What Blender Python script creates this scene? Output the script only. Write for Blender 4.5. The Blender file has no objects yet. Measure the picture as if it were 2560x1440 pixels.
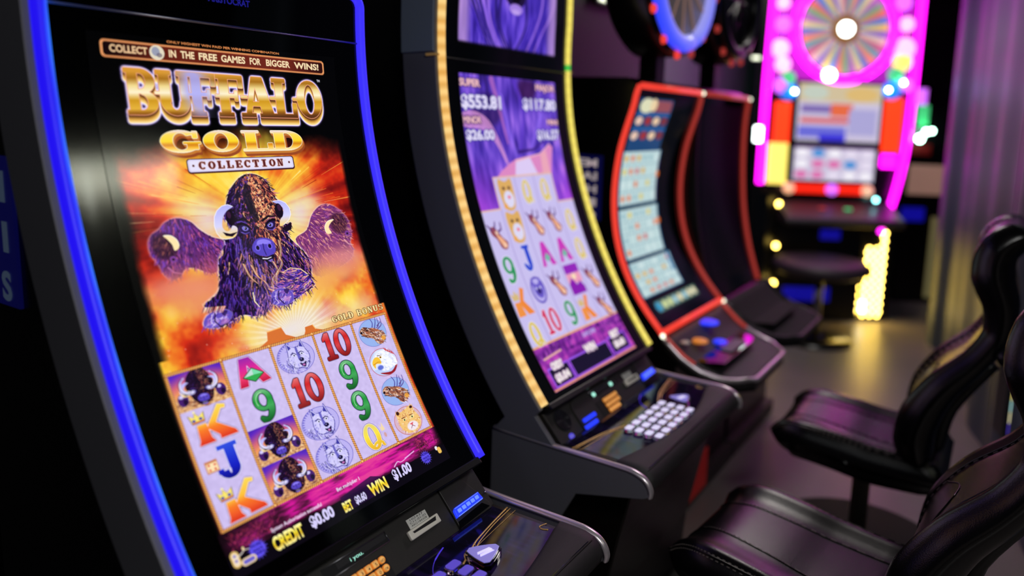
import bpy, math, random
import numpy as np
from mathutils import Matrix, Vector
SC = bpy.context.scene; COL = SC.collection
QM, QS = 1.3, .45                                # samples per millimetre of the screen pictures
# ------------------------------------------------------------------ camera
CAM_R = np.array([[0.4879594582806444, -0.10662606455373881, 0.8663292961872189], [-0.8719314096927056, -0.10546737674349423, 0.47813413309879593], [0.040387917323765454, -0.9886897970549852, -0.14443441879836297]])
cam_data = bpy.data.cameras.new('camera'); cam = bpy.data.objects.new('camera', cam_data); COL.objects.link(cam); SC.camera = cam
cam.matrix_world = Matrix(((CAM_R[0, 0], -CAM_R[0, 1], -CAM_R[0, 2], -.5925), (CAM_R[1, 0], -CAM_R[1, 1], -CAM_R[1, 2], 0), (CAM_R[2, 0], -CAM_R[2, 1], -CAM_R[2, 2], 1.55), (0, 0, 0, 1)))
cam_data.sensor_width = 36; cam_data.lens = 1814.5876/2560*36; cam_data.shift_x = (1280-1508.41)/2560; cam_data.shift_y = (556.17-720)/2560; cam_data.clip_start = .01
cam_data.dof.use_dof = True; cam_data.dof.focus_distance = 1.5; cam_data.dof.aperture_fstop = .0255/.0245
# ------------------------------------------------------------------ world, exposure
W = bpy.data.worlds.new('world'); SC.world = W; W.use_nodes = True
W.node_tree.nodes['Background'].inputs[0].default_value = (.05, .055, .075, 1); W.node_tree.nodes['Background'].inputs[1].default_value = .12
SC.view_settings.view_transform = 'Standard'; SC.view_settings.look = 'None'; SC.view_settings.gamma = 1; SC.view_settings.use_curve_mapping = False; SC.view_settings.exposure = 0
# ------------------------------------------------------------------ unseen fill lights, added to brighten the hall
def area(name, loc, size, energy, col, rot=(0, 0, 0)):
    l = bpy.data.lights.new(name, 'AREA'); l.shape = 'RECTANGLE'; l.size, l.size_y = size; l.energy = energy; l.color = col
    o = bpy.data.objects.new(name, l); COL.objects.link(o); o.location = loc; o.rotation_euler = rot; return o
area('fill_light', (-.35, -.9, 2.93), (.5, .5), 30, (1., .98, .96))  # unseen fill, added so the cabinet side panels catch light
area('fill_light', (3.7, 1.0, 2.93), (.6, .6), 20, (1., .93, .88))  # added out of view to lift the far floor and pillar
area('fill_light', (-1.9, .6, 2.93), (.5, .5), 3, (.92, .96, 1.))  # weak extra fill from the left, no visible fixture
# ------------------------------------------------------------------ painting of screen pictures
def sl(c):                                  # sRGB 0-255 -> 0-1 triple
    return np.array([c[0]/255., c[1]/255., c[2]/255.], np.float32)
def to_linear(a):
    return np.where(a <= .04045, a/12.92, ((a+.055)/1.055)**2.4)
def vnoise(shape, cell, rng):
    h, w = shape
    ch, cw = (cell, cell) if np.isscalar(cell) else cell
    gh, gw = int(h/ch)+3, int(w/cw)+3
    g = rng.rand(gh, gw).astype(np.float32)
    y = np.arange(h)/ch; x = np.arange(w)/cw
    yi = y.astype(int); xi = x.astype(int)
    fy = (y-yi); fx = (x-xi); fy = fy*fy*(3-2*fy); fx = fx*fx*(3-2*fx)
    fy = fy[:, None]; fx = fx[None, :]
    a = g[yi][:, xi]; b = g[yi][:, xi+1]; c = g[yi+1][:, xi]; d = g[yi+1][:, xi+1]
    return (a*(1-fx)+b*fx)*(1-fy)+(c*(1-fx)+d*fx)*fy
def bblur(m, r):
    r = int(r)
    if r < 1: return m
    for _ in range(2):
        for ax in (0, 1):
            p = np.pad(m, [(r+1, r) if k == ax else (0, 0) for k in (0, 1)], mode='constant')
            cs = np.cumsum(p, axis=ax)
            n = m.shape[ax]
            hi = np.take(cs, np.arange(2*r+1, 2*r+1+n), axis=ax); lo = np.take(cs, np.arange(0, n), axis=ax)
            m = (hi-lo)/(2*r+1)
    return m
SS = 3
class Canvas:
    def __init__(s, W, H, S, bg=(0, 0, 0)):
        s.W, s.H, s.S = W, H, S
        s.w, s.h = int(round(W*S))+1, int(round(H*S))+1
        s.a = np.empty((s.h, s.w, 3), np.float32); s.a[:] = sl(bg)
        s.X, s.Y = np.meshgrid(np.arange(s.w)/S, np.arange(s.h)/S)
    def box(s, x0, y0, x1, y1, pad=2):
        a = max(0, int(math.floor(x0*s.S))-pad); b = min(s.w, int(math.ceil(x1*s.S))+pad+1)
        c = max(0, int(math.floor(y0*s.S))-pad); d = min(s.h, int(math.ceil(y1*s.S))+pad+1)
        return (a, b, c, d) if b > a and d > c else None
    def mask(s, contours, pad=2):
        """coverage of closed contours (even-odd), list of arrays in mm"""
        P = np.concatenate([np.asarray(c, float) for c in contours])
        bx = s.box(P[:, 0].min(), P[:, 1].min(), P[:, 0].max(), P[:, 1].max(), pad)
        if bx is None: return None
        a, b, c, d = bx
        xs = ((np.arange((b-a)*SS)+.5)/SS+a-.5)/s.S; ys = ((np.arange((d-c)*SS)+.5)/SS+c-.5)/s.S
        m = np.zeros((len(ys), len(xs)), bool)
        for ct in contours:
            ct = np.asarray(ct, float); nx = np.roll(ct, -1, 0)
            for (x0, y0), (x1, y1) in zip(ct, nx):
                if y0 == y1: continue
                if y0 < y1: r0, r1 = np.searchsorted(ys, [y0, y1])
                else: r0, r1 = np.searchsorted(ys, [y1, y0])
                if r1 <= r0: continue
                xi = x0+(ys[r0:r1]-y0)*(x1-x0)/(y1-y0)
                m[r0:r1] ^= xs[None, :] < xi[:, None]
        mm = m.reshape(d-c, SS, b-a, SS).mean((1, 3)).astype(np.float32)
        return bx, mm
    def blend(s, bm, col, alpha=1.):
        if bm is None: return
        (a, b, c, d), m = bm
        if callable(col): col = col(s.X[c:d, a:b], s.Y[c:d, a:b])
        else: col = sl(col)
        m = (m*alpha)[..., None]
        s.a[c:d, a:b] = s.a[c:d, a:b]*(1-m)+col*m
    def poly(s, pts, col, alpha=1., pad=2): s.blend(s.mask([pts], pad), col, alpha)
    def polys(s, cs, col, alpha=1.): s.blend(s.mask(cs), col, alpha)
    def soft(s, bm, r, gain=1.):
        if bm is None: return None
        (a, b, c, d), m = bm; p = int(r*s.S*2)+2
        a2, b2, c2, d2 = max(0, a-p), min(s.w, b+p), max(0, c-p), min(s.h, d+p)
        q = np.zeros((d2-c2, b2-a2), np.float32); q[c-c2:d-c2, a-a2:b-a2] = m
        return (a2, b2, c2, d2), np.clip(bblur(q, max(1, r*s.S*.6))*gain, 0, 1)
    def ell(s, cx, cy, rx, ry, col, alpha=1., rot=0, soft=0, n=40):
        t = np.linspace(0, 2*np.pi, n, endpoint=False)
        x, y = rx*np.cos(t), ry*np.sin(t); c, q = math.cos(rot), math.sin(rot)
        bm = s.mask([np.stack([cx+x*c-y*q, cy+x*q+y*c], 1)])
        s.blend(s.soft(bm, soft) if soft else bm, col, alpha)
    def rect(s, x0, y0, x1, y1, col, alpha=1.): s.poly([(x0, y0), (x1, y0), (x1, y1), (x0, y1)], col, alpha)
    def line(s, pts, w0, w1, col, alpha=1.):
        """tapered stroke through points"""
        P = np.asarray(pts, float); n = len(P)-1; mx = max(w0, w1)
        bx = s.box(P[:, 0].min()-mx, P[:, 1].min()-mx, P[:, 0].max()+mx, P[:, 1].max()+mx, 1)
        if bx is None: return
        a, b, c, d = bx; X = s.X[c:d, a:b]; Y = s.Y[c:d, a:b]
        best = np.zeros(X.shape, np.float32)
        for i in range(n):
            (x0, y0), (x1, y1) = P[i], P[i+1]; dx, dy = x1-x0, y1-y0; L = dx*dx+dy*dy+1e-9
            t = np.clip(((X-x0)*dx+(Y-y0)*dy)/L, 0, 1)
            dist = np.hypot(X-x0-t*dx, Y-y0-t*dy); w = w0+(w1-w0)*(i+t)/n
            best = np.maximum(best, np.clip((w/2-dist)*s.S+.5, 0, 1)*np.minimum(1, w*s.S))
        s.blend((bx, best), col, alpha)
def smooth(pts, k=4, closed=True):
    P = np.asarray(pts, float); n = len(P); out = []
    for i in range(n if closed else n-1):
        p0, p1, p2, p3 = [P[j % n] if closed else P[min(max(j, 0), n-1)] for j in (i-1, i, i+1, i+2)]
        for q in range(k):
            t = q/k
            out.append(.5*((2*p1)+(-p0+p2)*t+(2*p0-5*p1+4*p2-p3)*t*t+(-p0+3*p1-3*p2+p3)*t**3))
    if not closed: out.append(P[-1])
    return np.array(out)
def lerp_cols(stops):
    """vertical gradient of colours: [(v, rgb)...] of a value in 0..1"""
    vs = [a for a, _ in stops]; cs = np.array([sl(c) for _, c in stops])
    return lambda v: np.stack([np.interp(v, vs, cs[:, k]) for k in range(3)], -1)
# slab letters, drawn in the unit square with y down
def _ring(cx, cy, rx, ry, tx, ty, a0=0, a1=360, n=28):
    t = np.radians(np.linspace(a0, a1, n))
    o = [(cx+rx*math.cos(q), cy+ry*math.sin(q)) for q in t]; i = [(cx+(rx-tx)*math.cos(q), cy+(ry-ty)*math.sin(q)) for q in t[::-1]]
    return o+i
def _r(x0, y0, x1, y1): return [(x0, y0), (x1, y0), (x1, y1), (x0, y1)]
SLAB = {
 'B': [_r(.02, 0, .5, .1), _r(.02, .9, .5, 1), _r(.1, 0, .4, 1), _r(.38, .45, .6, .54), _ring(.48, .27, .44, .27, .28, .1, -90, 90), _ring(.48, .73, .48, .27, .3, .1, -90, 90)],
 'U': [_r(0, 0, .44, .1), _r(.6, 0, 1, .1), _r(.08, 0, .38, .7), _r(.68, 0, .92, .7), _ring(.5, .68, .42, .32, .27, .12, 0, 180)],
 'F': [_r(.02, 0, .95, .1), _r(.02, .9, .55, 1), _r(.12, 0, .44, 1), _r(.8, 0, .97, .3), _r(.4, .45, .72, .54), _r(.64, .37, .76, .62)],
 'A': [[(.36, 0), (.66, 0), (.93, .95), (.6, .95), (.44, .25), (.28, .95), (.13, .95)], _r(.25, .62, .7, .72), _r(0, .9, .4, 1), _r(.52, .9, 1, 1)],
 'L': [_r(.02, 0, .56, .1), _r(.02, .9, .95, 1), _r(.13, 0, .45, 1), _r(.8, .62, .97, 1)],
 'O': [_ring(.5, .5, .49, .5, .29, .1)],
 'G': [_ring(.5, .5, .49, .5, .29, .1, 40, 318), _r(.55, .52, 1, .62), _r(.64, .52, .93, .88), _r(.8, .03, .93, .36)],
 'C': [_ring(.5, .5, .49, .5, .29, .1, 40, 318), _r(.8, .03, .93, .38)],
 'D': [_r(.0, 0, .5, .1), _r(.0, .9, .5, 1), _r(.09, 0, .4, 1), _ring(.46, .5, .52, .5, .3, .1, -90, 90)],
 'E': [_r(.02, 0, .93, .1), _r(.02, .9, .95, 1), _r(.12, 0, .44, 1), _r(.8, 0, .95, .28), _r(.8, .72, .97, 1), _r(.4, .45, .7, .54), _r(.64, .36, .76, .63)],
 'T': [_r(.02, 0, .98, .1), _r(.34, 0, .66, 1), _r(.2, .9, .8, 1), _r(.02, 0, .16, .3), _r(.84, 0, .98, .3)],
 'I': [_r(.15, 0, .85, .1), _r(.15, .9, .85, 1), _r(.32, 0, .68, 1)],
 'N': [_r(0, 0, .4, .1), _r(.6, 0, 1, .1), _r(0, .9, .4, 1), _r(.13, 0, .26, 1), _r(.74, 0, .87, 1), [(.13, 0), (.42, 0), (.87, 1), (.6, 1)]],
 'K': [_r(.0, .0, .0, .0)],
 'J': [_r(.3, 0, 1, .13), _r(.52, 0, .88, .72), _ring(.5, .7, .38, .3, .34, .14, 0, 170), _r(.1, .66, .3, .8)],
 'Q': [_ring(.46, .47, .42, .47, .24, .1), _ring(.62, .82, .3, .16, .1, .1, 180, 380), _ring(.9, .82, .12, .1, .06, .06, 60, 200)],
 '9': [_ring(.5, .33, .45, .33, .24, .11), _ring(.42, .5, .53, .5, .3, .12, -10, 95), [(.12, .86), (.2, .78), (.5, .9), (.45, 1), (.2, .98)]],
 '1': [[(.18, .18), (.42, 0), (.68, 0), (.68, .92), (.36, .92), (.36, .24), (.18, .3)], _r(.14, .88, .88, 1)],
 '0': [_ring(.5, .5, .46, .5, .27, .12)],
 'R': [_r(.02, 0, .5, .1), _r(.02, .9, .5, 1), _r(.1, 0, .4, 1), _ring(.46, .28, .46, .28, .28, .1, -90, 90), [(.36, .5), (.62, .5), (.98, 1), (.64, 1)]],
 'S': [_ring(.5, .27, .42, .27, .22, .1, 90, 330), _ring(.5, .73, .44, .27, .24, .1, -90, 150), _r(.76, .04, .88, .34), _r(.08, .68, .2, .97)],
}
def slab(cv, ch, x, y, w, h, skew=0.):
    bx = cv.box(x, y, x+w, y+h, 3); a, b, c, d = bx
    tot = np.zeros((d-c, b-a), np.float32)
    for pr in SLAB[ch]:
        P = np.array(pr, float); P = np.stack([x+P[:, 0]*w+(1-P[:, 1])*skew*h, y+P[:, 1]*h], 1)
        if P[:, 1].max()-P[:, 1].min() < 1e-6: continue
        r = cv.mask([P], 0)
        if r is None: continue
        (a2, b2, c2, d2), m = r
        a3, b3, c3, d3 = max(a, a2), min(b, b2), max(c, c2), min(d, d2)
        tot[c3-c:d3-c, a3-a:b3-a] = np.maximum(tot[c3-c:d3-c, a3-a:b3-a], m[c3-c2:d3-c2, a3-a2:b3-a2])
    return bx, tot
def join(cv, bms):
    bms = [b for b in bms if b is not None]
    a = min(q[0][0] for q in bms); b = max(q[0][1] for q in bms); c = min(q[0][2] for q in bms); d = max(q[0][3] for q in bms)
    t = np.zeros((d-c, b-a), np.float32)
    for (a2, b2, c2, d2), m in bms: t[c2-c:d2-c, a2-a:b2-a] = np.maximum(t[c2-c:d2-c, a2-a:b2-a], m)
    return (a, b, c, d), t
def shift(cv, bm, dx, dy):
    (a, b, c, d), m = bm; i, j = int(round(dx*cv.S)), int(round(dy*cv.S))
    a2, c2 = a+i, c+j; b2, d2 = b+i, d+j
    a3, b3, c3, d3 = max(a2, 0), min(b2, cv.w), max(c2, 0), min(d2, cv.h)
    return (a3, b3, c3, d3), m[c3-c2:d3-c2, a3-a2:b3-a2]
def fat(bm, cv, r):
    s_ = cv.soft(bm, r, 1.); return s_[0], np.clip((s_[1]-.06)*6, 0, 1)
# the sans letters come from Blender's built-in font
_G = {}
def font_mesh(txt, bold=0.):
    k = (txt, bold)
    if k not in _G:
        cu = bpy.data.curves.new('txt', 'FONT'); cu.body = txt; cu.offset = bold; cu.resolution_u = 4
        ob = bpy.data.objects.new('txt', cu); bpy.context.scene.collection.objects.link(ob)
        bpy.context.view_layer.update()
        ev = ob.evaluated_get(bpy.context.evaluated_depsgraph_get()); me = ev.to_mesh()
        V = np.array([v.co[:2] for v in me.vertices]) if len(me.vertices) else np.zeros((0, 2)); F = [tuple(p.vertices) for p in me.polygons]
        ev.to_mesh_clear(); bpy.data.objects.remove(ob); bpy.data.curves.remove(cu)
        if len(V): V = V-V.min(0)
        _G[k] = (V, F)
    return _G[k]
def sans(cv, txt, x0, y0, x1, y1, bold=.02):
    V, F = font_mesh(txt, bold)
    mx = V.max(0); P = np.stack([x0+V[:, 0]/mx[0]*(x1-x0), y1-V[:, 1]/mx[1]*(y1-y0)], 1)
    return cv.mask([P[list(f)] for f in F])
def fur(cv, outline, flow, pal, n, L, W, rng, alpha=.9):
    """hair strokes inside an outline; flow(x,y)->angle, pal(x,y,rand)->rgb"""
    bm = cv.mask([outline]); (a, b, c, d), m = bm
    ys, xs = np.nonzero(m > .5)
    if len(ys) == 0: return
    idx = rng.randint(0, len(ys), n)
    for i in idx:
        x, y = (xs[i]+a)/cv.S, (ys[i]+c)/cv.S; g = flow(x, y)+rng.normal(0, .25); l = L*rng.uniform(.5, 1.3)
        bend = rng.normal(0, .35); P = [(x, y)]
        for q in range(3):
            P.append((P[-1][0]+math.cos(g)*l/3, P[-1][1]+math.sin(g)*l/3)); g += bend/2
        cv.line(P, W*rng.uniform(.6, 1.3), W*.25, pal(x, y, rng.rand()), alpha)
# ------------------------------------------------------------------ the picture on the first machine's screen (mm on the glass)
B_BODY=[(257,248),(278,255),(294,276),(302,300),(316,314),(312,335),(299,353),(326,354),(309,374),(322,397),(338,417),(344,445),(337,474),(339,489),(317,497),(284,508),(276,515),(243,512),(235,505),(214,516),(197,523),(174,514),(159,517),(134,525),(112,525),(96,516),(106,501),(121,496),(108,486),(108,480),(128,469),(140,460),(147,442),(150,424),(158,401),(175,379),(176,359),(195,355),(190,339),(185,322),(192,310),(202,288),(216,269),(236,253)]
B_FACE=[(257,248),(278,255),(294,276),(302,300),(304,334),(297,362),(292,390),(278,414),(258,426),(238,423),(224,409),(209,393),(204,370),(200,343),(192,323),(202,288),(216,269),(236,253)]
B_HL=[(207,309),(194,304),(178,311),(167,325),(163,347),(168,363),(178,369),(198,367),(207,352),(199,345),(191,354),(183,354),(178,344),(184,327),(194,316)]
B_HR=[(293,306),(314,306),(327,319),(328,336),(317,350),(298,358),(301,345),(310,336),(313,321),(304,313)]
B_MUZ=[(238,378),(256,376),(272,383),(276,398),(269,411),(251,413),(233,406),(226,393)]
B_BEARD=[(209,393),(224,409),(260,427),(263,449),(247,460),(225,472),(206,471),(198,451),(193,427),(192,404)]
B_HOOFL=[(106,501),(134,494),(153,505),(143,518),(125,523),(108,524),(96,516)]
B_HOOFR=[(245,483),(264,480),(284,491),(281,509),(258,514),(237,506),(238,493)]
B_LEGR=[(259,462),(278,451),(307,446),(330,460),(333,486),(288,504),(245,490)]
B_L=[(98,320),(121,329),(134,345),(153,361),(175,373),(163,400),(150,424),(132,426),(109,413),(92,412),(81,423),(66,427),(55,417),(50,397),(41,377),(42,357),(51,344),(64,337),(76,326)]
B_R=[(325,388),(357,372),(378,342),(406,324),(438,329),(465,358),(467,393),(457,413),(461,430),(445,449),(406,463),(366,474),(343,463),(344,445),(338,417)]
def mixc(a, b, t): return tuple(a[k]*(1-t)+b[k]*t for k in range(3))
def pick(cols, r): return cols[min(len(cols)-1, int(r*len(cols)))]
def bison_head(cv, T, k, rng, n=700):
    """front view of a bison's head; T maps picture mm to canvas mm, k = scale"""
    t = lambda P: np.array([T(*p) for p in P])
    face = t(smooth(B_FACE)); cx, cy = T(250, 336)
    cv.poly(face, (26, 10, 34))
    dark = [(20, 8, 34), (34, 14, 62), (60, 28, 92), (18, 8, 24), (84, 44, 150)]
    warm = [(236, 140, 92), (205, 96, 78), (120, 52, 66), (250, 190, 130), (70, 24, 44), (40, 14, 34)]
    def pal(x, y, r):
        s = (x-cx)/(52*k)+.1+rng.normal(0, .3)
        return pick(warm, r) if s > -.02 else pick(dark, r)
    def flow(x, y): return math.atan2(y-(cy-120*k), (x-cx)*1.4)
    fur(cv, face, flow, pal, n, 9*k, 2.2*k, rng)
    for _ in range(int(n*.2)):
        r_ = rng.uniform(0, 1); yy = 255+r_*105; xx = 250+rng.uniform(2, 46)*(.35+.65*r_)*(1 if rng.rand() < .8 else -.9); q = T(xx, yy); a_ = rng.uniform(0, 6.3)
        cv.line([(q[0]+math.cos(a_+u)*2.6*k, q[1]+math.sin(a_+u)*2.6*k) for u in (0, 1.1, 2.2)], 2.2*k, k, pick([(246, 170, 120), (226, 130, 92), (150, 70, 70), (255, 206, 150), (40, 14, 34)], rng.rand()) if xx > 250 else pick([(110, 60, 190), (80, 36, 120), (180, 90, 120)], rng.rand()))
    # dark parting down the forehead, brows, cheeks
    cv.poly(t([(244, 262), (252, 300), (256, 340), (246, 346), (236, 318), (232, 285)]), (16, 6, 26), .75)
    for P in ([(208, 338), (222, 334), (236, 344)], [(262, 342), (276, 335), (292, 336)]): cv.line(t(P), 5*k, 3*k, (20, 8, 26))
    for ex, ey, sx in ((222, 353, 1), (277, 352, -1)):
        T2 = lambda P: np.array([T(ex+sx*px, ey+py) for px, py in P])
        cv.poly(smooth(T2([(-11, -7), (0, -11), (11, -2), (10, 8), (0, 12), (-9, 6)])), (34, 16, 70))
        cv.poly(smooth(T2([(-6, -2), (0, -4), (7, 1), (3, 5), (-4, 4)])), (130, 120, 215)); e = T(ex+sx*1, ey+.5); cv.ell(e[0], e[1], 2.6*k, 3*k, (10, 4, 22)); cv.ell(e[0]-k, e[1]-k, k, k, (240, 240, 255), n=8)
        cv.line(T2([(-12, -9), (-2, -9), (8, -3), (13, 4)]), 4.5*k, 2.5*k, (12, 4, 18)); cv.line(T2([(-9, 7), (-2, 11), (7, 9)]), 2*k, k, (110, 84, 200)); cv.line(T2([(-13, -13), (-4, -14), (6, -9)]), 3*k, 1.5*k, (150, 80, 110) if sx < 0 else (90, 60, 170))
    muz = t(smooth(B_MUZ)); cv.poly(muz, (84, 66, 190))
    cv.poly(t(smooth([(242, 380), (256, 379), (268, 385), (266, 390), (250, 388), (238, 388)])), (140, 124, 240))
    for nx in (238, 264):
        q = T(nx, 394); cv.ell(q[0], q[1], 5.5*k, 6.5*k, (120, 100, 230)); cv.ell(q[0], q[1], 3.4*k, 4.4*k, (16, 6, 40))
    cv.line([T(251, 388), T(250, 398), T(252, 410)], 2*k, 2*k, (40, 26, 110))
    cv.poly(t(smooth([(233, 409), (251, 414), (268, 411), (266, 419), (258, 426), (243, 425)])), (20, 8, 30))
    cv.poly(t(smooth([(239, 419), (250, 422), (263, 420), (257, 428), (245, 427)])), (130, 110, 210))
    cv.line([T(243, 416), T(252, 418), T(261, 416)], 2.2*k, 1.5*k, (240, 235, 255))
    for P, hl in ((B_HL, 1), (B_HR, 0)):
        h = t(smooth(P)); cv.poly(h, lambda X, Y: lerp_cols([(0, (176, 174, 250)), (.6, (214, 212, 255)), (1, (250, 214, 120))])(np.clip((Y-h[:, 1].min())/(np.ptp(h[:, 1])+1e-6), 0, 1)))
        cv.line(np.vstack([h[:len(h)//2:3]]), 1.3*k, 1.3*k, (246, 244, 255), .9)
    for P in ([(176, 355), (190, 360), (206, 358), (193, 366), (181, 363)], [(300, 362), (325, 353), (322, 366), (308, 371)]): cv.poly(t(P), (24, 8, 30))
    # black hair cap in front of the horns
    for (ax, ay, s) in ((198, 330, -1), (303, 326, 1)):
        q = T(ax, ay); cv.ell(q[0], q[1], 9*k, 15*k, (20, 8, 26)); cv.ell(q[0]+s*2*k, q[1]-6*k, 4*k, 7*k, (60, 26, 60))
def picture_one():
    rng = np.random.RandomState(7); cv = Canvas(500, 930, QM); X, Y = cv.X, cv.Y; sh = X.shape
    # fire behind the herd
    ang = np.arctan2(Y-330, X-252); rad = np.hypot((X-252)*1.1, Y-330)
    ray = np.interp((ang+np.pi)/(2*np.pi)*240 % 240, np.arange(241), np.convolve(rng.rand(241+4), np.ones(3)/3, 'same')[2:243])
    nz = vnoise(sh, 60*cv.S, rng)*.6+vnoise(sh, 22*cv.S, rng)*.3+vnoise(sh, 7*cv.S, rng)*.1
    v = rad/265+(ray-.5)*.5+(nz-.5)*.75
    low = np.clip((Y-385)/60, 0, 1); v = v*(1-low)+(.36+(nz-.5)*1.3+np.abs(X-270)/900)*low
    g = lerp_cols([(0, (255, 228, 110)), (.3, (250, 205, 60)), (.5, (240, 160, 45)), (.68, (232, 100, 30)), (.85, (205, 40, 18)), (1.1, (120, 14, 14)), (1.4, (30, 4, 8))])
    img = g(v)
    top = np.clip((Y-135-35*np.abs(X-270)/250-30*nz)/60, 0, 1)[..., None]; img = img*top
    # pink haze and dust
    hz = np.clip(vnoise(sh, 45*cv.S, rng)*1.7-.75, 0, 1)*np.clip((Y-420)/70, 0, 1)*np.clip(np.abs(X-250)/190, 0, 1)
    img = img*(1-hz[..., None]*.8)+sl((224, 124, 104))*hz[..., None]*.8
    for (cx, cy, rx, ry, al) in ((150, 330, 38, 42, .8), (345, 340, 38, 40, .8), (375, 315, 34, 30, .5), (120, 300, 30, 22, .35), (262, 566, 95, 34, 1.), (300, 540, 60, 24, .5), (420, 555, 60, 18, .4)):
        w = np.exp(-((X-cx)/rx)**2-((Y-cy)/ry)**2)*al*(.65+.5*nz); w = np.clip(w, 0, 1)[..., None]; img = img*(1-w)+sl((228, 222, 240))*w
    a2 = np.arctan2(Y-575, X-262); rr = (np.sin(a2*46) > .2)*np.exp(-((np.hypot(X-262, Y-575)-50)/45)**2)*.4*(Y < 575)
    img = img*(1-rr[..., None])+sl((255, 250, 240))*rr[..., None]
    cv.a[:] = img
    for _ in range(150):                                # streaks of the burst
        a = rng.uniform(-np.pi, 0)+rng.normal(0, .1); r0 = rng.uniform(95, 200); r1 = r0+rng.uniform(25, 90)
        if abs(math.cos(a)) < .25 and r1 > 120: continue
        P = [(252+math.cos(a)*r, 330+math.sin(a)*r) for r in (r0, r1)]
        if P[1][1] < 225: continue
        cv.line(P, .6, rng.uniform(1, 2.6), pick([(255, 220, 90), (150, 30, 12), (250, 150, 50), (200, 50, 20), (255, 240, 170)], rng.rand()), rng.uniform(.3, .8))
    for _ in range(60): cv.ell(rng.uniform(14, 490), rng.uniform(430, 590), .9, .9, (255, 215, 190), .8, n=8)
    # the two bison at the sides
    for B, fc, hornp, mir in ((B_L, (70, 385), [(69, 349), (81, 350), (90, 359), (91, 372), (82, 377), (80, 366), (74, 356)], 1), (B_R, (438, 385), [(429, 358), (413, 360), (402, 372), (404, 386), (416, 386), (412, 374), (419, 365)], -1)):
        O = smooth(B); m = cv.mask([O]); cv.blend(cv.soft(m, 4, 1.6), (238, 220, 255), .75)
        cv.poly(O, (120, 50, 110) if mir < 0 else (96, 40, 110))
        mid = np.mean(O, 0); head = np.array(fc)
        palL = [(52, 20, 60), (90, 40, 130), (140, 60, 150), (190, 90, 140), (60, 30, 90), (110, 60, 190)] if mir > 0 else [(150, 70, 120), (210, 120, 130), (120, 60, 150), (230, 160, 150), (90, 40, 90), (180, 90, 150)]
        fur(cv, O, lambda x, y: math.atan2(y-B[0][1]+60, (x-B[0][0])*.8), lambda x, y, r: pick(palL, r), 620, 10, 2.4, rng)
        hx, hy = fc[0]-mir*2, fc[1]-2
        cv.ell(hx, hy-16, 22, 24, (46, 18, 40) if mir > 0 else (66, 26, 50), .8, soft=6)
        for _ in range(140): 
            a = rng.uniform(0, 6.3); q = rng.uniform(0, 20); x, y = hx+math.cos(a)*q, hy-18+math.sin(a)*q; cv.line([(x, y), (x-mir*3, y+6)], 1.5, .5, pick([(30, 10, 30), (80, 40, 60), (110, 50, 70), (150, 90, 80)], rng.rand()))
        h = smooth(hornp); cv.poly(h, (250, 226, 170)); cv.line(h[:12], 1.5, 1.2, (255, 250, 235))
        ex = fc[0]-mir*(-2 if mir > 0 else 14); cv.ell(ex+4, fc[1]+7, 6, 6, (120, 60, 150)); cv.ell(ex+4, fc[1]+7, 2.6, 2.2, (30, 10, 30))
        cv.line([(ex-8, fc[1]+20), (ex, fc[1]+30), (ex+12, fc[1]+34)], 3, 1.5, (190, 110, 190) if mir > 0 else (240, 190, 190), .8)
    MISTS = [((60, 445, 60, 28), (226, 128, 104), .85), ((112, 452, 55, 30), (232, 140, 110), .9), ((95, 480, 50, 25), (232, 150, 100), .75), ((140, 425, 20, 26), (210, 90, 90), .5), ((410, 468, 70, 30), (232, 150, 100), .9), ((365, 478, 45, 26), (240, 170, 90), .9), ((440, 440, 45, 22), (222, 140, 140), .75), ((400, 440, 50, 20), (222, 130, 130), .5)]
    for (cx, cy, rx, ry), col, al in MISTS:
        w = np.clip(np.exp(-((X-cx)/rx)**2-((Y-cy)/ry)**2)*al*(.7+.6*nz), 0, 1)[..., None]; cv.a[:] = cv.a*(1-w)+sl(col)*w
    # the middle bison
    O = smooth(B_BODY); m = cv.mask([O]); cv.blend(cv.soft(m, 5, 1.8), (240, 224, 255), .8); cv.poly(O, (24, 10, 40))
    darkp = [(20, 8, 34), (44, 22, 96), (70, 40, 150), (96, 60, 190), (14, 6, 20), (120, 60, 150), (30, 14, 60)]
    warmp = [(236, 150, 120), (190, 90, 150), (250, 200, 150), (120, 60, 170), (60, 24, 70), (30, 12, 40)]
    def palb(x, y, r):
        if x > 296 and rng.rand() < .6: return pick(warmp, r)
        if x < 175 and y < 430 and rng.rand() < .35: return pick(warmp, r)
        return pick(darkp, r)
    def flowb(x, y): return math.atan2(max(20, y-240), (x-235)*.9)
    fur(cv, O, flowb, palb, 2300, 14, 2.3, rng)
    for seg in (O,):                                     # light along the rim
        for i in range(0, len(seg)-1, 2):
            x, y = seg[i]; a = math.atan2(seg[i+1][1]-y, seg[i+1][0]-x)+rng.normal(0, .3)
            if y > 350 and rng.rand() < .8: cv.line([(x, y), (x+math.cos(a)*6, y+math.sin(a)*6)], 1.8, .6, pick([(255, 226, 180), (246, 190, 150), (200, 160, 255)], rng.rand()))
    leg = smooth(B_LEGR); cv.poly(leg, (60, 34, 130)); fur(cv, leg, lambda x, y: math.atan2(y-420, x-330)+1.1, lambda x, y, r: pick([(50, 26, 120), (110, 80, 210), (230, 130, 150), (250, 200, 150), (40, 18, 70), (150, 90, 200)], r), 420, 12, 2.1, rng)
    cv.line([(262, 456), (250, 466), (246, 482)], 2.2, 1.6, (255, 224, 170)); cv.line([(330, 462), (318, 450), (296, 444), (276, 450)], 2.4, 1.2, (255, 220, 160))
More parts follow.
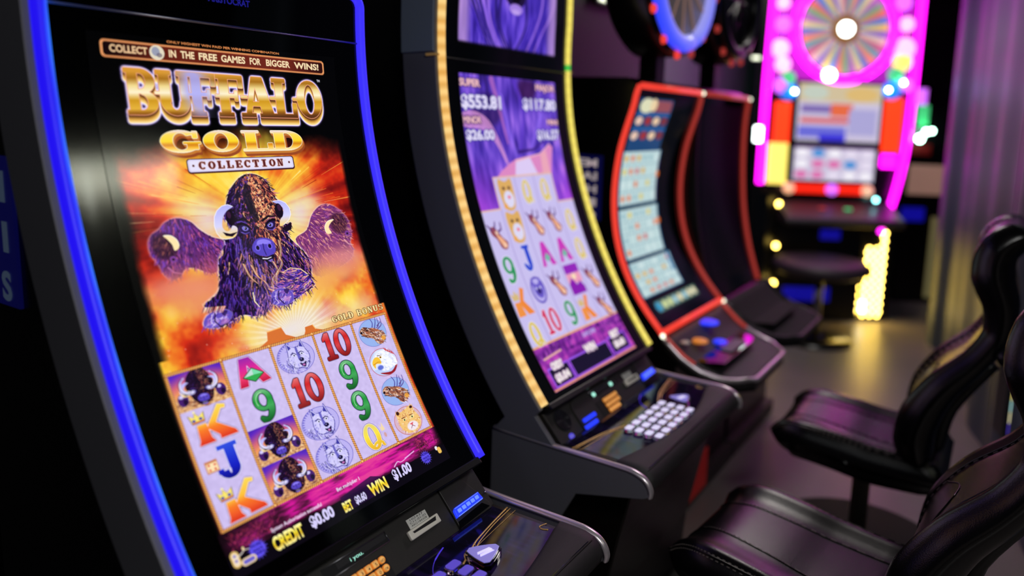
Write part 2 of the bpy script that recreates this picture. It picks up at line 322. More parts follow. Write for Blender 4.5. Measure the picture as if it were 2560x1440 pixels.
    for H, a in ((B_HOOFL, 0), (B_HOOFR, 1)):
        h = smooth(H); cv.blend(cv.soft(cv.mask([h]), 1.5, 1.3), (250, 232, 255), .9); cv.poly(h, (100, 78, 190)); c = h.mean(0)
        fur(cv, (h-c)*.8+c, lambda px, py: 2.6, lambda px, py, r: pick([(186, 160, 235), (120, 96, 210), (214, 190, 245), (70, 46, 150), (160, 100, 190)], r), 60, 9, 2.4, rng); cv.ell(c[0]+12, c[1]+6, 8, 5, (190, 120, 190), .6, soft=2); cv.poly(smooth([(c[0]+10, c[1]-13), (c[0]+22, c[1]-12), (c[0]+14, c[1]-3)]), (40, 20, 80), .8)
        cv.line([(c[0]-2, c[1]-12), (c[0]-6, c[1]+2), (c[0]+2, c[1]+14)], 2.4, 2, (30, 12, 60)); cv.line([(c[0]-8, c[1]-10), (c[0]-13, c[1]+2), (c[0]-8, c[1]+10)], 1.4, 1, (235, 220, 255))
    cv.poly(smooth([(208, 500), (216, 470), (232, 486), (234, 505), (214, 515), (198, 521)]), (44, 22, 90))
    fur(cv, np.array([(200, 516), (214, 470), (240, 486), (236, 508), (214, 518)]), lambda x, y: 1.9, lambda x, y, r: pick([(120, 80, 200), (60, 30, 120), (200, 130, 170), (30, 12, 50)], r), 160, 12, 2.2, rng)
    cv.line([(204, 478), (202, 494), (208, 506)], 3.2, 1.5, (255, 238, 200))
    for q in range(26): cv.line([(104+q*1.6, 486+q*.2), (98+q*1.5, 494+q*.3)], 1.6, .5, pick([(255, 220, 190), (230, 130, 120), (30, 10, 30)], rng.rand()))
    bison_head(cv, lambda x, y: (x, y), 1., rng, 1700)
    bd = smooth(B_BEARD); cv.poly(bd, (20, 8, 28))
    def flowd(x, y): return 1.55+(x-235)*-.012
    fur(cv, bd, flowd, lambda x, y, r: pick([(20, 8, 28), (60, 30, 100), (150, 80, 110), (220, 150, 120), (110, 80, 200), (14, 6, 20)], r), 420, 22, 2.2, rng)
    for P in ([(262, 425), (266, 445), (252, 458), (244, 476)], [(272, 410), (280, 430), (262, 452), (256, 470)], [(215, 425), (222, 448), (234, 462), (238, 476)], [(200, 420), (206, 445), (218, 462)], [(286, 385), (284, 410), (270, 430)]): [cv.line(smooth([(x+q, y+q*.6) for x, y in P], 5, False), 1.5, .7, c_) for q, c_ in ((0, (255, 220, 165)), (2.2, (226, 150, 110)), (-2.4, (120, 60, 70)))]
    for P in ([(206, 372), (204, 400), (214, 424)], [(198, 380), (192, 404), (196, 430)], [(228, 425), (232, 444), (244, 456)]): [cv.line(smooth([(x+q, y+q*.6) for x, y in P], 5, False), 1.3, .6, c_) for q, c_ in ((0, (130, 100, 225)), (2.4, (80, 56, 170)))]
    # banner with its text
    rope = (238, 158, 100)
    def rrect(x0, y0, x1, y1, r):
        return np.array([(cx+r*math.cos(a), cy+r*math.sin(a)) for cx, cy, a0 in ((x1-r, y0+r, -90), (x1-r, y1-r, 0), (x0+r, y1-r, 90), (x0+r, y0+r, 180)) for a in np.radians(np.linspace(a0, a0+90, 6))])
    cv.poly(rrect(20, 11, 470, 41, 7), rope); cv.poly(rrect(23.5, 14.5, 466.5, 37.5, 5), lambda X_, Y_: lerp_cols([(0, (16, 4, 6)), (.2, (96, 30, 20)), (.8, (110, 38, 26)), (1, (40, 10, 10))])(np.clip((X_-23)/443, 0, 1)))
    for x in np.arange(24, 468, 3.2):
        for y in (12.7, 39.3): cv.line([(x, y-1.6), (x+1.8, y+1.6)], .9, .9, (120, 56, 30), .7)
    cv.blend(sans(cv, 'COLLECT', 34, 18.5, 96, 31.5, .035), (236, 196, 150))
    cv.ell(112, 26, 13, 13, (224, 214, 190)); cv.ell(110, 24, 7, 8, (120, 130, 170), .7); cv.ell(116, 30, 5, 4, (90, 80, 100), .6)
    for w_, x0, x1 in (('IN', 133, 146), ('THE', 154, 180), ('FREE', 188, 224), ('GAMES', 232, 282), ('FOR', 292, 316), ('BIGGER', 328, 384), ('WINS!', 394, 456)): cv.blend(sans(cv, w_, x0, 18.5, x1, 32, .035), (244, 220, 176))
    cv.blend(sans(cv, 'ONLY HIGHEST WIN PAID PER WINNING COMBINATION', 131, 2.5, 360, 7, .03), (226, 140, 80))
    # the big title
    bms = []; xs = [(50, 106), (104, 166), (160, 216), (214, 272), (262, 340), (334, 392), (392, 456)]
    for ch, (x0, x1) in zip('BUFFALO', xs): bms.append(slab(cv, ch, x0, 56, x1-x0, 80))
    # little bars linking the letters and an arch over the A
    for x in (106, 164, 218, 270, 334, 388): bms.append(cv.mask([[(x-6, 94), (x+8, 94), (x+8, 99), (x-6, 99)]]))
    bm = join(cv, bms)
    glow = join(cv, [fat(bm, cv, 5), fat(shift(cv, bm, 0, 14), cv, 4), fat(shift(cv, bm, 0, 7), cv, 5)])
    cv.blend(cv.soft(glow, 5, 1.7), (150, 110, 230), .75); cv.blend(cv.soft(glow, 2.4, 1.5), (232, 222, 255))
    _gx = lerp_cols([(0, (70, 36, 20)), (.25, (120, 74, 30)), (.5, (206, 150, 60)), (.8, (246, 206, 120)), (1, (250, 232, 190))]); GX = lambda v: tuple(float(q)*255 for q in _gx(np.array(v)))
    for k in range(14, 0, -1):
        cv.blend(shift(cv, fat(bm, cv, 1.4), (k-7)*.0+.0, k), GX(k/14.))
    cv.blend(fat(bm, cv, 2.4), (196, 60, 50)); cv.blend(fat(bm, cv, 1.5), (244, 170, 130))
    GL = lerp_cols([(0, (214, 150, 50)), (.14, (166, 110, 26)), (.3, (238, 214, 140)), (.45, (252, 240, 205)), (.62, (206, 150, 30)), (.8, (226, 176, 60)), (.9, (150, 92, 20)), (1, (92, 50, 24))])
    cv.blend(bm, lambda X_, Y_: GL(np.clip((Y_-56)/80+(X_-250)/2600, 0, 1)))
    w = np.clip(np.exp(-((X-176-(Y-90)*.15)/26)**2*1.0)*np.exp(-((Y-88)/52)**2)*1.2, 0, .85); (a, b, c, d), mm = bm
    f = w[c:d, a:b, None]*np.maximum(mm, .35)[..., None]; cv.a[c:d, a:b] = cv.a[c:d, a:b]*(1-f)+sl((166, 166, 250))*f
    cv.blend(sans(cv, 'TM', 448, 52, 456, 57, .03), (220, 220, 240))
    bms = [slab(cv, ch, x0, 163, x1-x0, 40) for ch, (x0, x1) in zip('GOLD', [(96, 170), (174, 246), (252, 322), (318, 392)])]; bm = join(cv, bms)
    for k in range(9, 0, -1): cv.blend(shift(cv, fat(bm, cv, 1.), k*.5, k), (150, 70, 34) if k > 5 else (196, 120, 50))
    cv.blend(fat(bm, cv, 2.0), (70, 26, 20)); cv.blend(fat(bm, cv, 1.), (255, 246, 214))
    GD = lerp_cols([(0, (236, 214, 230)), (.18, (250, 216, 90)), (.5, (250, 214, 40)), (.66, (214, 130, 24)), (.8, (248, 190, 60)), (1, (255, 240, 200))]); cv.blend(bm, lambda X_, Y_: GD(np.clip((Y_-163)/40, 0, 1)))
    cv.poly(rrect(136, 215, 362, 243, 6), (60, 20, 34)); cv.poly(rrect(138, 216.5, 360, 240, 5), (214, 206, 236)); cv.poly(rrect(141, 219, 357, 237.5, 4), (228, 222, 246))
    for x in (148, 350): cv.ell(x, 228, 2.2, 2.2, (90, 40, 40))
    for ch, x in zip('COLLECTION', np.linspace(158, 322, 10)): 
        q = slab(cv, ch, x, 221, 14, 14); cv.blend(fat(q, cv, .8), (190, 120, 90), .7); cv.blend(q, (90, 30, 34))
    # black edges of the picture
    ed = np.clip((X-6-10*nz)/14, 0, 1)*np.clip((492-4*nz-X)/10, 0, 1); ed = np.where(Y < 560, ed, np.clip((X-4)/6, 0, 1)*np.clip((500-X)/4, 0, 1)); ed = np.where(Y < 150, 1, ed); cv.a *= ed[..., None]
    # buttes and the rope grid of reels
    for P in ([(160, 588), (190, 578), (203, 572), (207, 556), (238, 554), (243, 570), (262, 580), (280, 588)], [(276, 588), (286, 574), (288, 566), (306, 565), (310, 574), (330, 582), (344, 588)]): cv.poly(P, (214, 110, 44)); cv.line([P[3], P[4]], 2, 2, (250, 190, 110))
    for y0 in (0,):
        for ch, x in zip('GOLDBONUS', (354, 368, 382, 396, 419, 434, 449, 464, 479)): q = slab(cv, ch, x, 560, 13, 13); cv.blend(fat(q, cv, 2), (60, 24, 14)); cv.blend(q, (252, 228, 160))
    R0, R1, C0, CW, RH = 583, 852, 10, 96.2, 67.2
    cv.rect(C0, R0, C0+5*CW, R1, (203, 188, 236)); nl = vnoise(sh, 6*cv.S, rng); 
    (a, b, c, d), mk = cv.mask([[(C0, R0), (C0+5*CW, R0), (C0+5*CW, R1), (C0, R1)]]); f = (mk*(nl[c:d, a:b]-.5)*.05)[..., None]; cv.a[c:d, a:b] += f
    cols = [['Z', 'K', 'J', 'K'], ['A', '9', 'Z', 'Z'], ['W', '10', 'W', 'W'], ['10', '9', '9', 'Q'], ['E', 'H', 'E', 'C']]
    def outl(bm, c1, c2, r1=2.6, r2=1.4): cv.blend(fat(bm, cv, r1), c1); cv.blend(fat(bm, cv, r2), c2)
    def sym(k, x, y):                                   # x, y = middle of the cell
        if k == 'Z':
            x0, y0, x1, y1 = x-CW/2+3, y-RH/2, x+CW/2-2, y+RH/2
            G1 = lerp_cols([(0, (40, 30, 160)), (.25, (96, 40, 190)), (.5, (210, 100, 120)), (.72, (240, 160, 90)), (1, (214, 160, 110))])
            cv.blend(cv.mask([[(x0, y0), (x1, y0), (x1, y1), (x0, y1)]]), lambda X_, Y_: G1(np.clip((Y_-y0)/RH*1.0+.25*np.cos((X_-x)/40.), 0, 1)))
            for _ in range(170):
                px, py = rng.uniform(x0, x1), rng.uniform(y+12, y1); cv.ell(px, py, rng.uniform(1, 3.5), rng.uniform(1, 2), pick([(236, 190, 130), (170, 100, 60), (250, 220, 170), (110, 60, 60)], rng.rand()), .6, n=8)
            for s_ in (-1, 1):
                cv.ell(x+s_*33, y+14, 9, 11, (70, 30, 110)); cv.ell(x+s_*33-2, y+8, 4, 3, (210, 200, 250)); cv.ell(x+s_*33+3, y+18, 4, 5, (30, 12, 50))
            mx = (x, y+1); kk = .34
            cv.poly(smooth([(mx[0]-23, mx[1]-4), (mx[0]-14, mx[1]-27), (mx[0], mx[1]-33), (mx[0]+15, mx[1]-27), (mx[0]+23, mx[1]-4), (mx[0]+15, mx[1]+24), (mx[0]-8, mx[1]+28)]), (40, 16, 34))
            for _ in range(420):
                a_ = rng.uniform(0, 6.3); q_ = rng.uniform(4, 26); px, py = mx[0]+math.cos(a_)*q_*.8, mx[1]-3+math.sin(a_)*q_; cv.line([(px, py), (px+rng.normal(0, 2), py+3)], 1.2, .6, pick([(200, 110, 60), (120, 50, 50), (30, 12, 30), (240, 180, 110), (80, 40, 110)], rng.rand()))
            bison_head(cv, lambda X_, Y_: (mx[0]+(X_-250)*.40, mx[1]+(Y_-345)*.36), kk, rng, 420)
            for s_ in (-1, 1):
                t_ = np.radians(np.linspace(-70, 110, 14)); R_ = [(x+s_*(18+13*math.cos(a)), y-8+14*math.sin(a)) for a in t_]; cv.line(R_, 2.5, 6.5, (190, 184, 236)); cv.line([(px+s_*.8, py) for px, py in R_[3:]], 1, 2.2, (246, 244, 255)); cv.line([(px+s_*3.2, py+.6) for px, py in R_], .8, .8, (30, 14, 60))
        elif k in ('9', '10'):
            col = (34, 150, 60) if k == '9' else (206, 34, 38)
            if k == '9': bm = slab(cv, '9', x-19, y-30, 41, 59)
            else: bm = join(cv, [slab(cv, '1', x-37, y-28, 33, 56), slab(cv, '0', x-7, y-29, 40, 57)])
            outl(bm, (24, 20, 70), (240, 234, 252), 3.3, 2.4); cv.blend(fat(bm, cv, .7), mixc(col, (0, 0, 0), .5)); cv.blend(bm, lambda X_, Y_: lerp_cols([(0, mixc(col, (255, 255, 255), .35)), (.3, col), (.55, mixc(col, (255, 255, 255), .15)), (1, mixc(col, (0, 0, 0), .35))])(np.clip((Y_-y+27)/54, 0, 1)))
            if k == '9':
                cv.line(_ring_line(x+1, y-10, 12.5, 14.5, 150, 280), 1.2, 1.2, (200, 250, 200), .8)
        elif k == 'A':
            bm = join(cv, [cv.mask([[(x-18, y-26), (x+2, y-26), (x+32, y+24), (x+14, y+26), (x-6, y-12), (x-14, y+26), (x-30, y+26)]]), cv.mask([[(x-20, y+6), (x+16, y+6), (x+20, y+13), (x-20, y+13)]])])
            outl(bm, (60, 20, 90), (246, 214, 250)); cv.blend(bm, lambda X_, Y_: lerp_cols([(0, (150, 40, 170)), (.4, (220, 40, 150)), (.7, (236, 60, 110)), (1, (190, 20, 60))])(np.clip((Y_-y+26)/52, 0, 1)))
            D = [(x+1, y-4), (x+20, y+9), (x+1, y+20), (x-18, y+9)]; cv.poly([(px+(px-x-1)*.15, py+(py-y-8)*.15) for px, py in D], (20, 60, 30)); cv.poly(D, (50, 170, 80)); cv.poly([D[0], D[1], (x+1, y+8)], (120, 220, 170)); cv.poly([D[0], D[3], (x+1, y+8)], (190, 220, 214))
        elif k == 'J':
            bm = slab(cv, 'J', x-24, y-30, 50, 58); outl(bm, (90, 80, 150), (226, 222, 250), 3.4, 2.6); cv.blend(bm, lambda X_, Y_: lerp_cols([(0, (50, 80, 220)), (.3, (36, 60, 210)), (.7, (20, 30, 190)), (1, (14, 16, 130))])(np.clip((Y_-y+30)/58, 0, 1)))
            cv.rect(x-36, y-12, x-15, y+8, (200, 120, 70)); cv.rect(x-34, y-8, x-16, y+6, (250, 226, 180))
            for q, r_ in ((-30, -5), (-20, -4), (-30, 3), (-21, 3)): cv.ell(x+q, y+r_, 2, 2, (220, 60, 40), n=10)
        elif k == 'K':
            A = [(x-26, y-6), (x-10, y-6), (x-8, y+20), (x-3, y+28), (x-32, y+28), (x-28, y+20)]; B_ = [(x+17, y-31), (x+30, y-27), (x+28, y-21), (x+21, y-22), (x+6, y-2), (x+34, y+20), (x+37, y+27), (x+6, y+27), (x+6, y+20), (x-10, y+4), (x-8, y-2)]
            bm = join(cv, [cv.mask([A]), cv.mask([B_])]); outl(bm, (70, 70, 120), (250, 224, 240)); OR = lerp_cols([(0, (246, 216, 90)), (.4, (250, 190, 60)), (.6, (244, 120, 40)), (.8, (236, 90, 40)), (1, (214, 50, 30))]); cv.blend(bm, lambda X_, Y_: OR(np.clip((Y_-y+30)/58, 0, 1)))
            cr = [(x-36, y-26), (x-27, y-20), (x-24, y-29), (x-18, y-20), (x-8, y-27), (x-10, y-10), (x-32, y-9)]; cv.poly(cr, (110, 90, 60)); cv.poly([(px*.9+(x-22)*.1, py*.9+(y-17)*.1) for px, py in cr], (246, 226, 110)); cv.ell(x-28, y-15, 3, 2.2, (30, 40, 170)); cv.ell(x-16, y-16, 3, 2.2, (30, 40, 170)); cv.ell(x-24, y-29, 2, 2, (250, 240, 170)); cv.line([(x-31, y-11), (x-11, y-12)], 2, 2, (200, 60, 40))
        elif k == 'Q':
            bm = slab(cv, 'Q', x-25, y-28, 46, 58); outl(bm, (90, 80, 120), (244, 236, 250), 3.3, 2.4); cv.blend(bm, lambda X_, Y_: lerp_cols([(0, (226, 210, 120)), (.4, (248, 226, 70)), (1, (230, 170, 40))])(np.clip((Y_-y+28)/58, 0, 1)))
            cv.poly([(x+20, y-20), (x+24, y-10), (x+28, y-21), (x+31, y-4), (x+22, y-3)], (240, 214, 170)); cv.ell(x+27, y+6, 3, 5, (214, 150, 130), .7)
        elif k == 'W':
            cv.ell(x-2, y+1, 41, 31.5, (90, 84, 190)); cv.ell(x-2, y+1, 40, 30.6, (186, 176, 238))
            for a in np.radians(np.arange(110, 260, 9)): cv.poly([(x-2+39*math.cos(a), y+30*math.sin(a)), (x-2+39*math.cos(a+.12), y+30*math.sin(a+.12)), (x-2+33*math.cos(a+.06), y+25*math.sin(a+.06))], (110, 100, 205))
            hd = smooth([(x-17, y-12), (x-15, y-31), (x-5, y-20), (x+10, y-20), (x+17, y-33), (x+22, y-14), (x+28, y+2), (x+24, y+16), (x+14, y+28), (x+4, y+24), (x-10, y+22), (x-20, y+8)]); cv.poly(hd, (60, 54, 150)); cv.poly((hd-hd.mean(0))*.94+hd.mean(0), (206, 200, 248))
            fur(cv, hd, lambda px, py: math.atan2(py-y+14, px-x-3), lambda px, py, r: pick([(30, 26, 100), (90, 80, 200), (236, 232, 255), (160, 150, 235), (236, 232, 255)], r), 130, 6, 1., rng)
            fur(cv, np.array([(x-38, y+4), (x-20, y+2), (x-8, y+24), (x+6, y+28), (x-4, y+31), (x-26, y+24)]), lambda px, py: 1.2, lambda px, py, r: pick([(40, 36, 120), (110, 100, 210), (230, 226, 255)], r), 90, 8, 1.1, rng)
            for ex in (-7, 11): cv.poly([(x+ex-3, y-29 if ex > 0 else y-26), (x+ex+5, y-17), (x+ex-5, y-18)], (70, 64, 170)) if 0 else None
            cv.poly([(x-14, y-28), (x-7, y-18), (x-14, y-15)], (60, 56, 160)); cv.poly([(x+16, y-29), (x+19, y-15), (x+11, y-18)], (60, 56, 160))
            cv.poly(smooth([(x+1, y-18), (x+5, y-18), (x+6, y-2), (x+9, y+8), (x+2, y+8), (x+1, y-4)]), (80, 74, 180), .8)
            for ex in (-5, 12): cv.line([(x+ex-6, y-6), (x+ex, y-8), (x+ex+5, y-4)], 2, 1, (26, 22, 90)); cv.ell(x+ex, y-3, 3.4, 2.4, (236, 236, 255)); cv.ell(x+ex, y-3, 1.5, 1.7, (20, 16, 70))
            cv.ell(x+8, y+8, 5, 3.8, (16, 12, 50)); cv.ell(x+7, y+7, 1.6, 1, (150, 140, 220)); cv.poly(smooth([(x+1, y+14), (x+9, y+16), (x+16, y+13), (x+12, y+23), (x+7, y+22)]), (30, 16, 70)); cv.ell(x+9, y+19, 3, 2, (190, 110, 180))
        else:
            base = {'E': (150, 178, 236), 'H': (190, 206, 246), 'C': (214, 178, 200)}[k]; rim = {'E': (110, 120, 200), 'H': (200, 60, 60), 'C': (200, 90, 50)}[k]
            cv.ell(x-1, y, 37, 30.5, rim); cv.ell(x-1, y, 36, 29.5, base)
            if k == 'E':
                for s_, b_ in ((-1, 0), (1, 8)):
                    cv.line(smooth([(x-2+b_, y-6), (x+6+b_, y-20), (x+2+b_*2, y-32)], 5, False), 2.6, 1.4, (70, 60, 150)); cv.line(smooth([(x+4+b_, y-4), (x+20+b_, y-12), (x+22+b_, y-28)], 5, False), 2.6, 1.4, (90, 70, 150)); cv.line([(x+16, y-12), (x+28, y-18)], 2, 1, (90, 60, 130))
                hd = smooth([(x-34, y-8), (x-22, y-17), (x-6, y-12), (x+8, y-8), (x+28, y+6), (x+26, y+22), (x+6, y+28), (x-6, y+12), (x-24, y+4)]); cv.poly(hd, (150, 90, 70))
                fur(cv, hd, lambda px, py: .6, lambda px, py, r: pick([(70, 30, 30), (230, 170, 120), (246, 214, 180), (40, 16, 24), (200, 110, 70), (240, 240, 255)], r), 210, 7, 1.5, rng)
                cv.ell(x-30, y-6, 3, 2.4, (20, 10, 20)); cv.ell(x-14, y-8, 2.2, 1.8, (16, 8, 14)); cv.line([(x-32, y+0), (x-22, y+3), (x-14, y+2)], 1.4, 1, (30, 12, 20))
                cv.ell(x+22, y+17, 6, 5, (244, 170, 60), .8)
            elif k == 'H':
                cv.poly([(x-36, y-6), (x-34, y+10), (x+32, y+14), (x+35, y-2), (x+20, y-26), (x-12, y-28)], (220, 228, 255)); cv.poly(smooth([(x-20, y+20), (x+10, y+24), (x+30, y+12), (x+20, y+26), (x, y+29)]), (150, 30, 40))
                hd = smooth([(x-18, y-16), (x-4, y-24), (x+14, y-22), (x+30, y-4), (x+33, y+12), (x+16, y+16), (x, y+20), (x-14, y+14), (x-10, y+2)]); cv.poly(hd, (246, 248, 255)); fur(cv, hd, lambda px, py: .5, lambda px, py, r: pick([(220, 226, 250), (250, 250, 255), (190, 200, 240)], r), 110, 8, 1.4, rng)
                cv.poly(smooth([(x-10, y-13), (x-22, y-14), (x-31, y-4), (x-27, y+8), (x-22, y-1), (x-8, y+1)]), (246, 196, 60)); cv.line([(x-29, y-1), (x-16, y-4), (x-8, y-2)], 1.4, 1, (200, 120, 30)); cv.ell(x-5, y-12, 3, 2.4, (230, 170, 50)); cv.ell(x-5, y-12, 1.5, 1.5, (10, 10, 20)); cv.line([(x-12, y-17), (x, y-16)], 1.6, 1, (120, 90, 80))
                cv.ell(x-14, y+9, 8, 5, (60, 80, 200), .8, soft=1); [cv.line([(x+12+q*4, y-28+q*3), (x+15+q*4, y-22+q*3)], 2.2, 2, (200, 60, 70)) for q in range(5)]
            else:
                hd = smooth([(x-26, y-10), (x-24, y-26), (x-12, y-22), (x+8, y-26), (x+22, y-28), (x+24, y-14), (x+30, y+4), (x+24, y+20), (x+6, y+27), (x-14, y+24), (x-26, y+8)]); cv.poly(hd, (240, 196, 120))
                fur(cv, hd, lambda px, py: math.atan2(py-y, px-x), lambda px, py, r: pick([(250, 214, 140), (226, 150, 80), (250, 236, 210), (240, 180, 90), (190, 110, 70)], r), 190, 6, 1.5, rng)
                cv.ell(x+4, y+14, 15, 10, (240, 232, 250), .9, soft=2)
                for ex in (-10, 12): cv.ell(x+ex, y-4, 4, 3, (250, 240, 160)); cv.ell(x+ex, y-4, 1.8, 2, (20, 10, 20)); cv.line([(x+ex-5, y-9), (x+ex+4, y-9)], 2, 1.2, (110, 50, 30))
                cv.poly([(x-2, y+8), (x+9, y+7), (x+4, y+13)], (220, 90, 100)); cv.line([(x+3, y+13), (x-2, y+18)], 1.4, 1, (120, 40, 60)); cv.line([(x+4, y+13), (x+9, y+17)], 1.4, 1, (120, 40, 60)); cv.ell(x-20, y-22, 4, 4, (60, 24, 20)); cv.ell(x+19, y-24, 4, 3, (60, 24, 20))
    for i in range(5):
        for j in range(4): sym(cols[i][j], C0+CW*(i+.5), R0+RH*(j+.5))
    def rope_line(p, q, w=5.4):
        cv.line([p, q], w, w, (150, 80, 36)); cv.line([p, q], w*.78, w*.78, (244, 178, 96))
        L = math.hypot(q[0]-p[0], q[1]-p[1]); ux, uy = (q[0]-p[0])/L, (q[1]-p[1])/L
        for s_ in np.arange(0, L, 4.2):
            x, y = p[0]+ux*s_, p[1]+uy*s_; cv.line([(x-uy*w*.5-ux*1.6, y+ux*w*.5-uy*1.6), (x+uy*w*.5+ux*1.6, y-ux*w*.5+uy*1.6)], 1.1, 1.1, (120, 58, 34))
    for i in range(6): rope_line((C0+CW*i, R0), (C0+CW*i, R1))
    rope_line((C0, R0), (C0+5*CW, R0)); rope_line((C0, R1), (C0+5*CW, R1))
    for i in range(1, 5):
        for y in (R0, R1): cv.ell(C0+CW*i, y, 3.6, 3.6, (190, 110, 50)); cv.ell(C0+CW*i-.5, y-.5, 2, 2, (250, 200, 120))
    # dusk meadow and the meters under the reels
    bx = cv.box(0, 855, 500, 930, 0); a, b, c, d = bx; XX, YY = X[c:d, a:b], Y[c:d, a:b]
    nh = vnoise((d-c, b-a), (4*cv.S, 40*cv.S), rng); nb = vnoise((d-c, b-a), 26*cv.S, rng); ns = vnoise((d-c, b-a), (2*cv.S, 9*cv.S), rng)
    v = np.clip((YY-856)/40, 0, 1); hum = np.exp(-((XX-300)/190)**2)
    G2 = lerp_cols([(0, (50, 14, 34)), (.3, (120, 24, 84)), (.6, (206, 22, 150)), (1, (226, 60, 150))]); t_ = np.clip(hum*.9*(.45+.9*nh)+(ns-.5)*.35+(nb-.5)*.6-.15*(YY > 892), 0, 1)
    im = G2(t_); fade = np.clip((902-YY)/14, 0, 1)*np.clip((XX-8)/60+.25, 0, 1)*np.clip((498-XX)/16, 0, 1); im = im*(.06+.94*fade[..., None]); im = np.where((YY > 897)[..., None], sl((8, 4, 14)), im)
    cv.a[c:d, a:b] = im
    for _ in range(200): x = rng.uniform(12, 100) if rng.rand() < .6 else rng.uniform(430, 490); y = rng.uniform(862, 888); cv.line([(x, y), (x+rng.normal(0, 6), y-rng.uniform(2, 9))], 1.4, .5, pick([(150, 40, 70), (60, 16, 40), (200, 60, 110)], rng.rand()), .7)
    cv.poly([(222, 893), (300, 884), (320, 893), (300, 921), (222, 922)], (38, 10, 60), .8)
    wt = (236, 232, 250)
    cv.blend(sans(cv, 'System Authorization successful', 82, 883, 184, 892, .02), wt); cv.blend(sans(cv, 'Bet multiplier 1', 223, 874, 276, 883, .02), wt)
    YG = lerp_cols([(0, (255, 250, 190)), (.45, (250, 226, 50)), (.6, (232, 190, 40)), (1, (255, 246, 170))])
    def meter(t, x0, y0, x1, y1, col): 
        q = sans(cv, t, x0, y0, x1, y1, .05); cv.blend(fat(q, cv, 1.6), (10, 4, 16)); cv.blend(q, (lambda X_, Y_: YG(np.clip((Y_-y0)/(y1-y0), 0, 1))) if col else (214, 206, 250))
    meter('CREDIT', 76, 897, 134, 922, 1); meter('$0.00', 150, 896, 200, 920, 0); meter('BET', 220, 903, 240, 922, 1); meter('$0.60', 248, 903, 274, 921, 0); meter('WIN', 284, 896, 328, 921, 1); meter('$1.00', 347, 893, 396, 918, 0)
    for cx, cy, r_ in ((50, 902, 17), (441, 904, 15)):
        cv.ell(cx, cy, r_*.8, r_*.8, (96, 80, 235), soft=1.2)
        for a_ in np.linspace(0, 6.28, 18): cv.line([(cx+r_*.5*math.cos(a_), cy+r_*.5*math.sin(a_)), (cx+r_*math.cos(a_), cy+r_*math.sin(a_))], 2, .8, (96, 80, 235), .8)
        for t_, yy in (('MORE', -8), ('WAYS', 0), ('WIN', 6)): cv.blend(sans(cv, t_, cx-9, cy+yy-2, cx+9, cy+yy+3, .03), (30, 20, 130))
    cv.poly(rrect(5, 887, 19, 914, 7), (226, 190, 110)); cv.poly(rrect(7.5, 890, 16.5, 911, 4.5), (236, 220, 200)); cv.poly(rrect(18, 905, 44, 917, 6), (236, 210, 170)); cv.poly(rrect(21, 907.5, 41, 914.5, 3.5), (110, 100, 200))
    for yy in (895, 903): cv.ell(12, yy, 2, 2, (80, 60, 190))
    cv.line(smooth([(16, 898), (24, 896), (30, 893), (38, 895)], 4, False), 2, 1, (230, 220, 210)); cv.ell(29, 890, 2, 3, (240, 220, 160))
    cv.line(smooth([(360, 890), (372, 884), (382, 888), (420, 880)], 4, False), 2.6, 1.2, (240, 220, 250), .8); cv.line([(392, 885), (420, 881)], 2.2, 2, (230, 200, 240), .8)
    cv.poly(rrect(473, 893, 480, 902, 3), (230, 230, 245)); cv.poly(rrect(477, 897, 487, 911, 4), (236, 190, 90))
    return cv
def _ring_line(cx, cy, rx, ry, a0, a1): return [(cx+rx*math.cos(a), cy+ry*math.sin(a)) for a in np.radians(np.linspace(a0, a1, 12))]
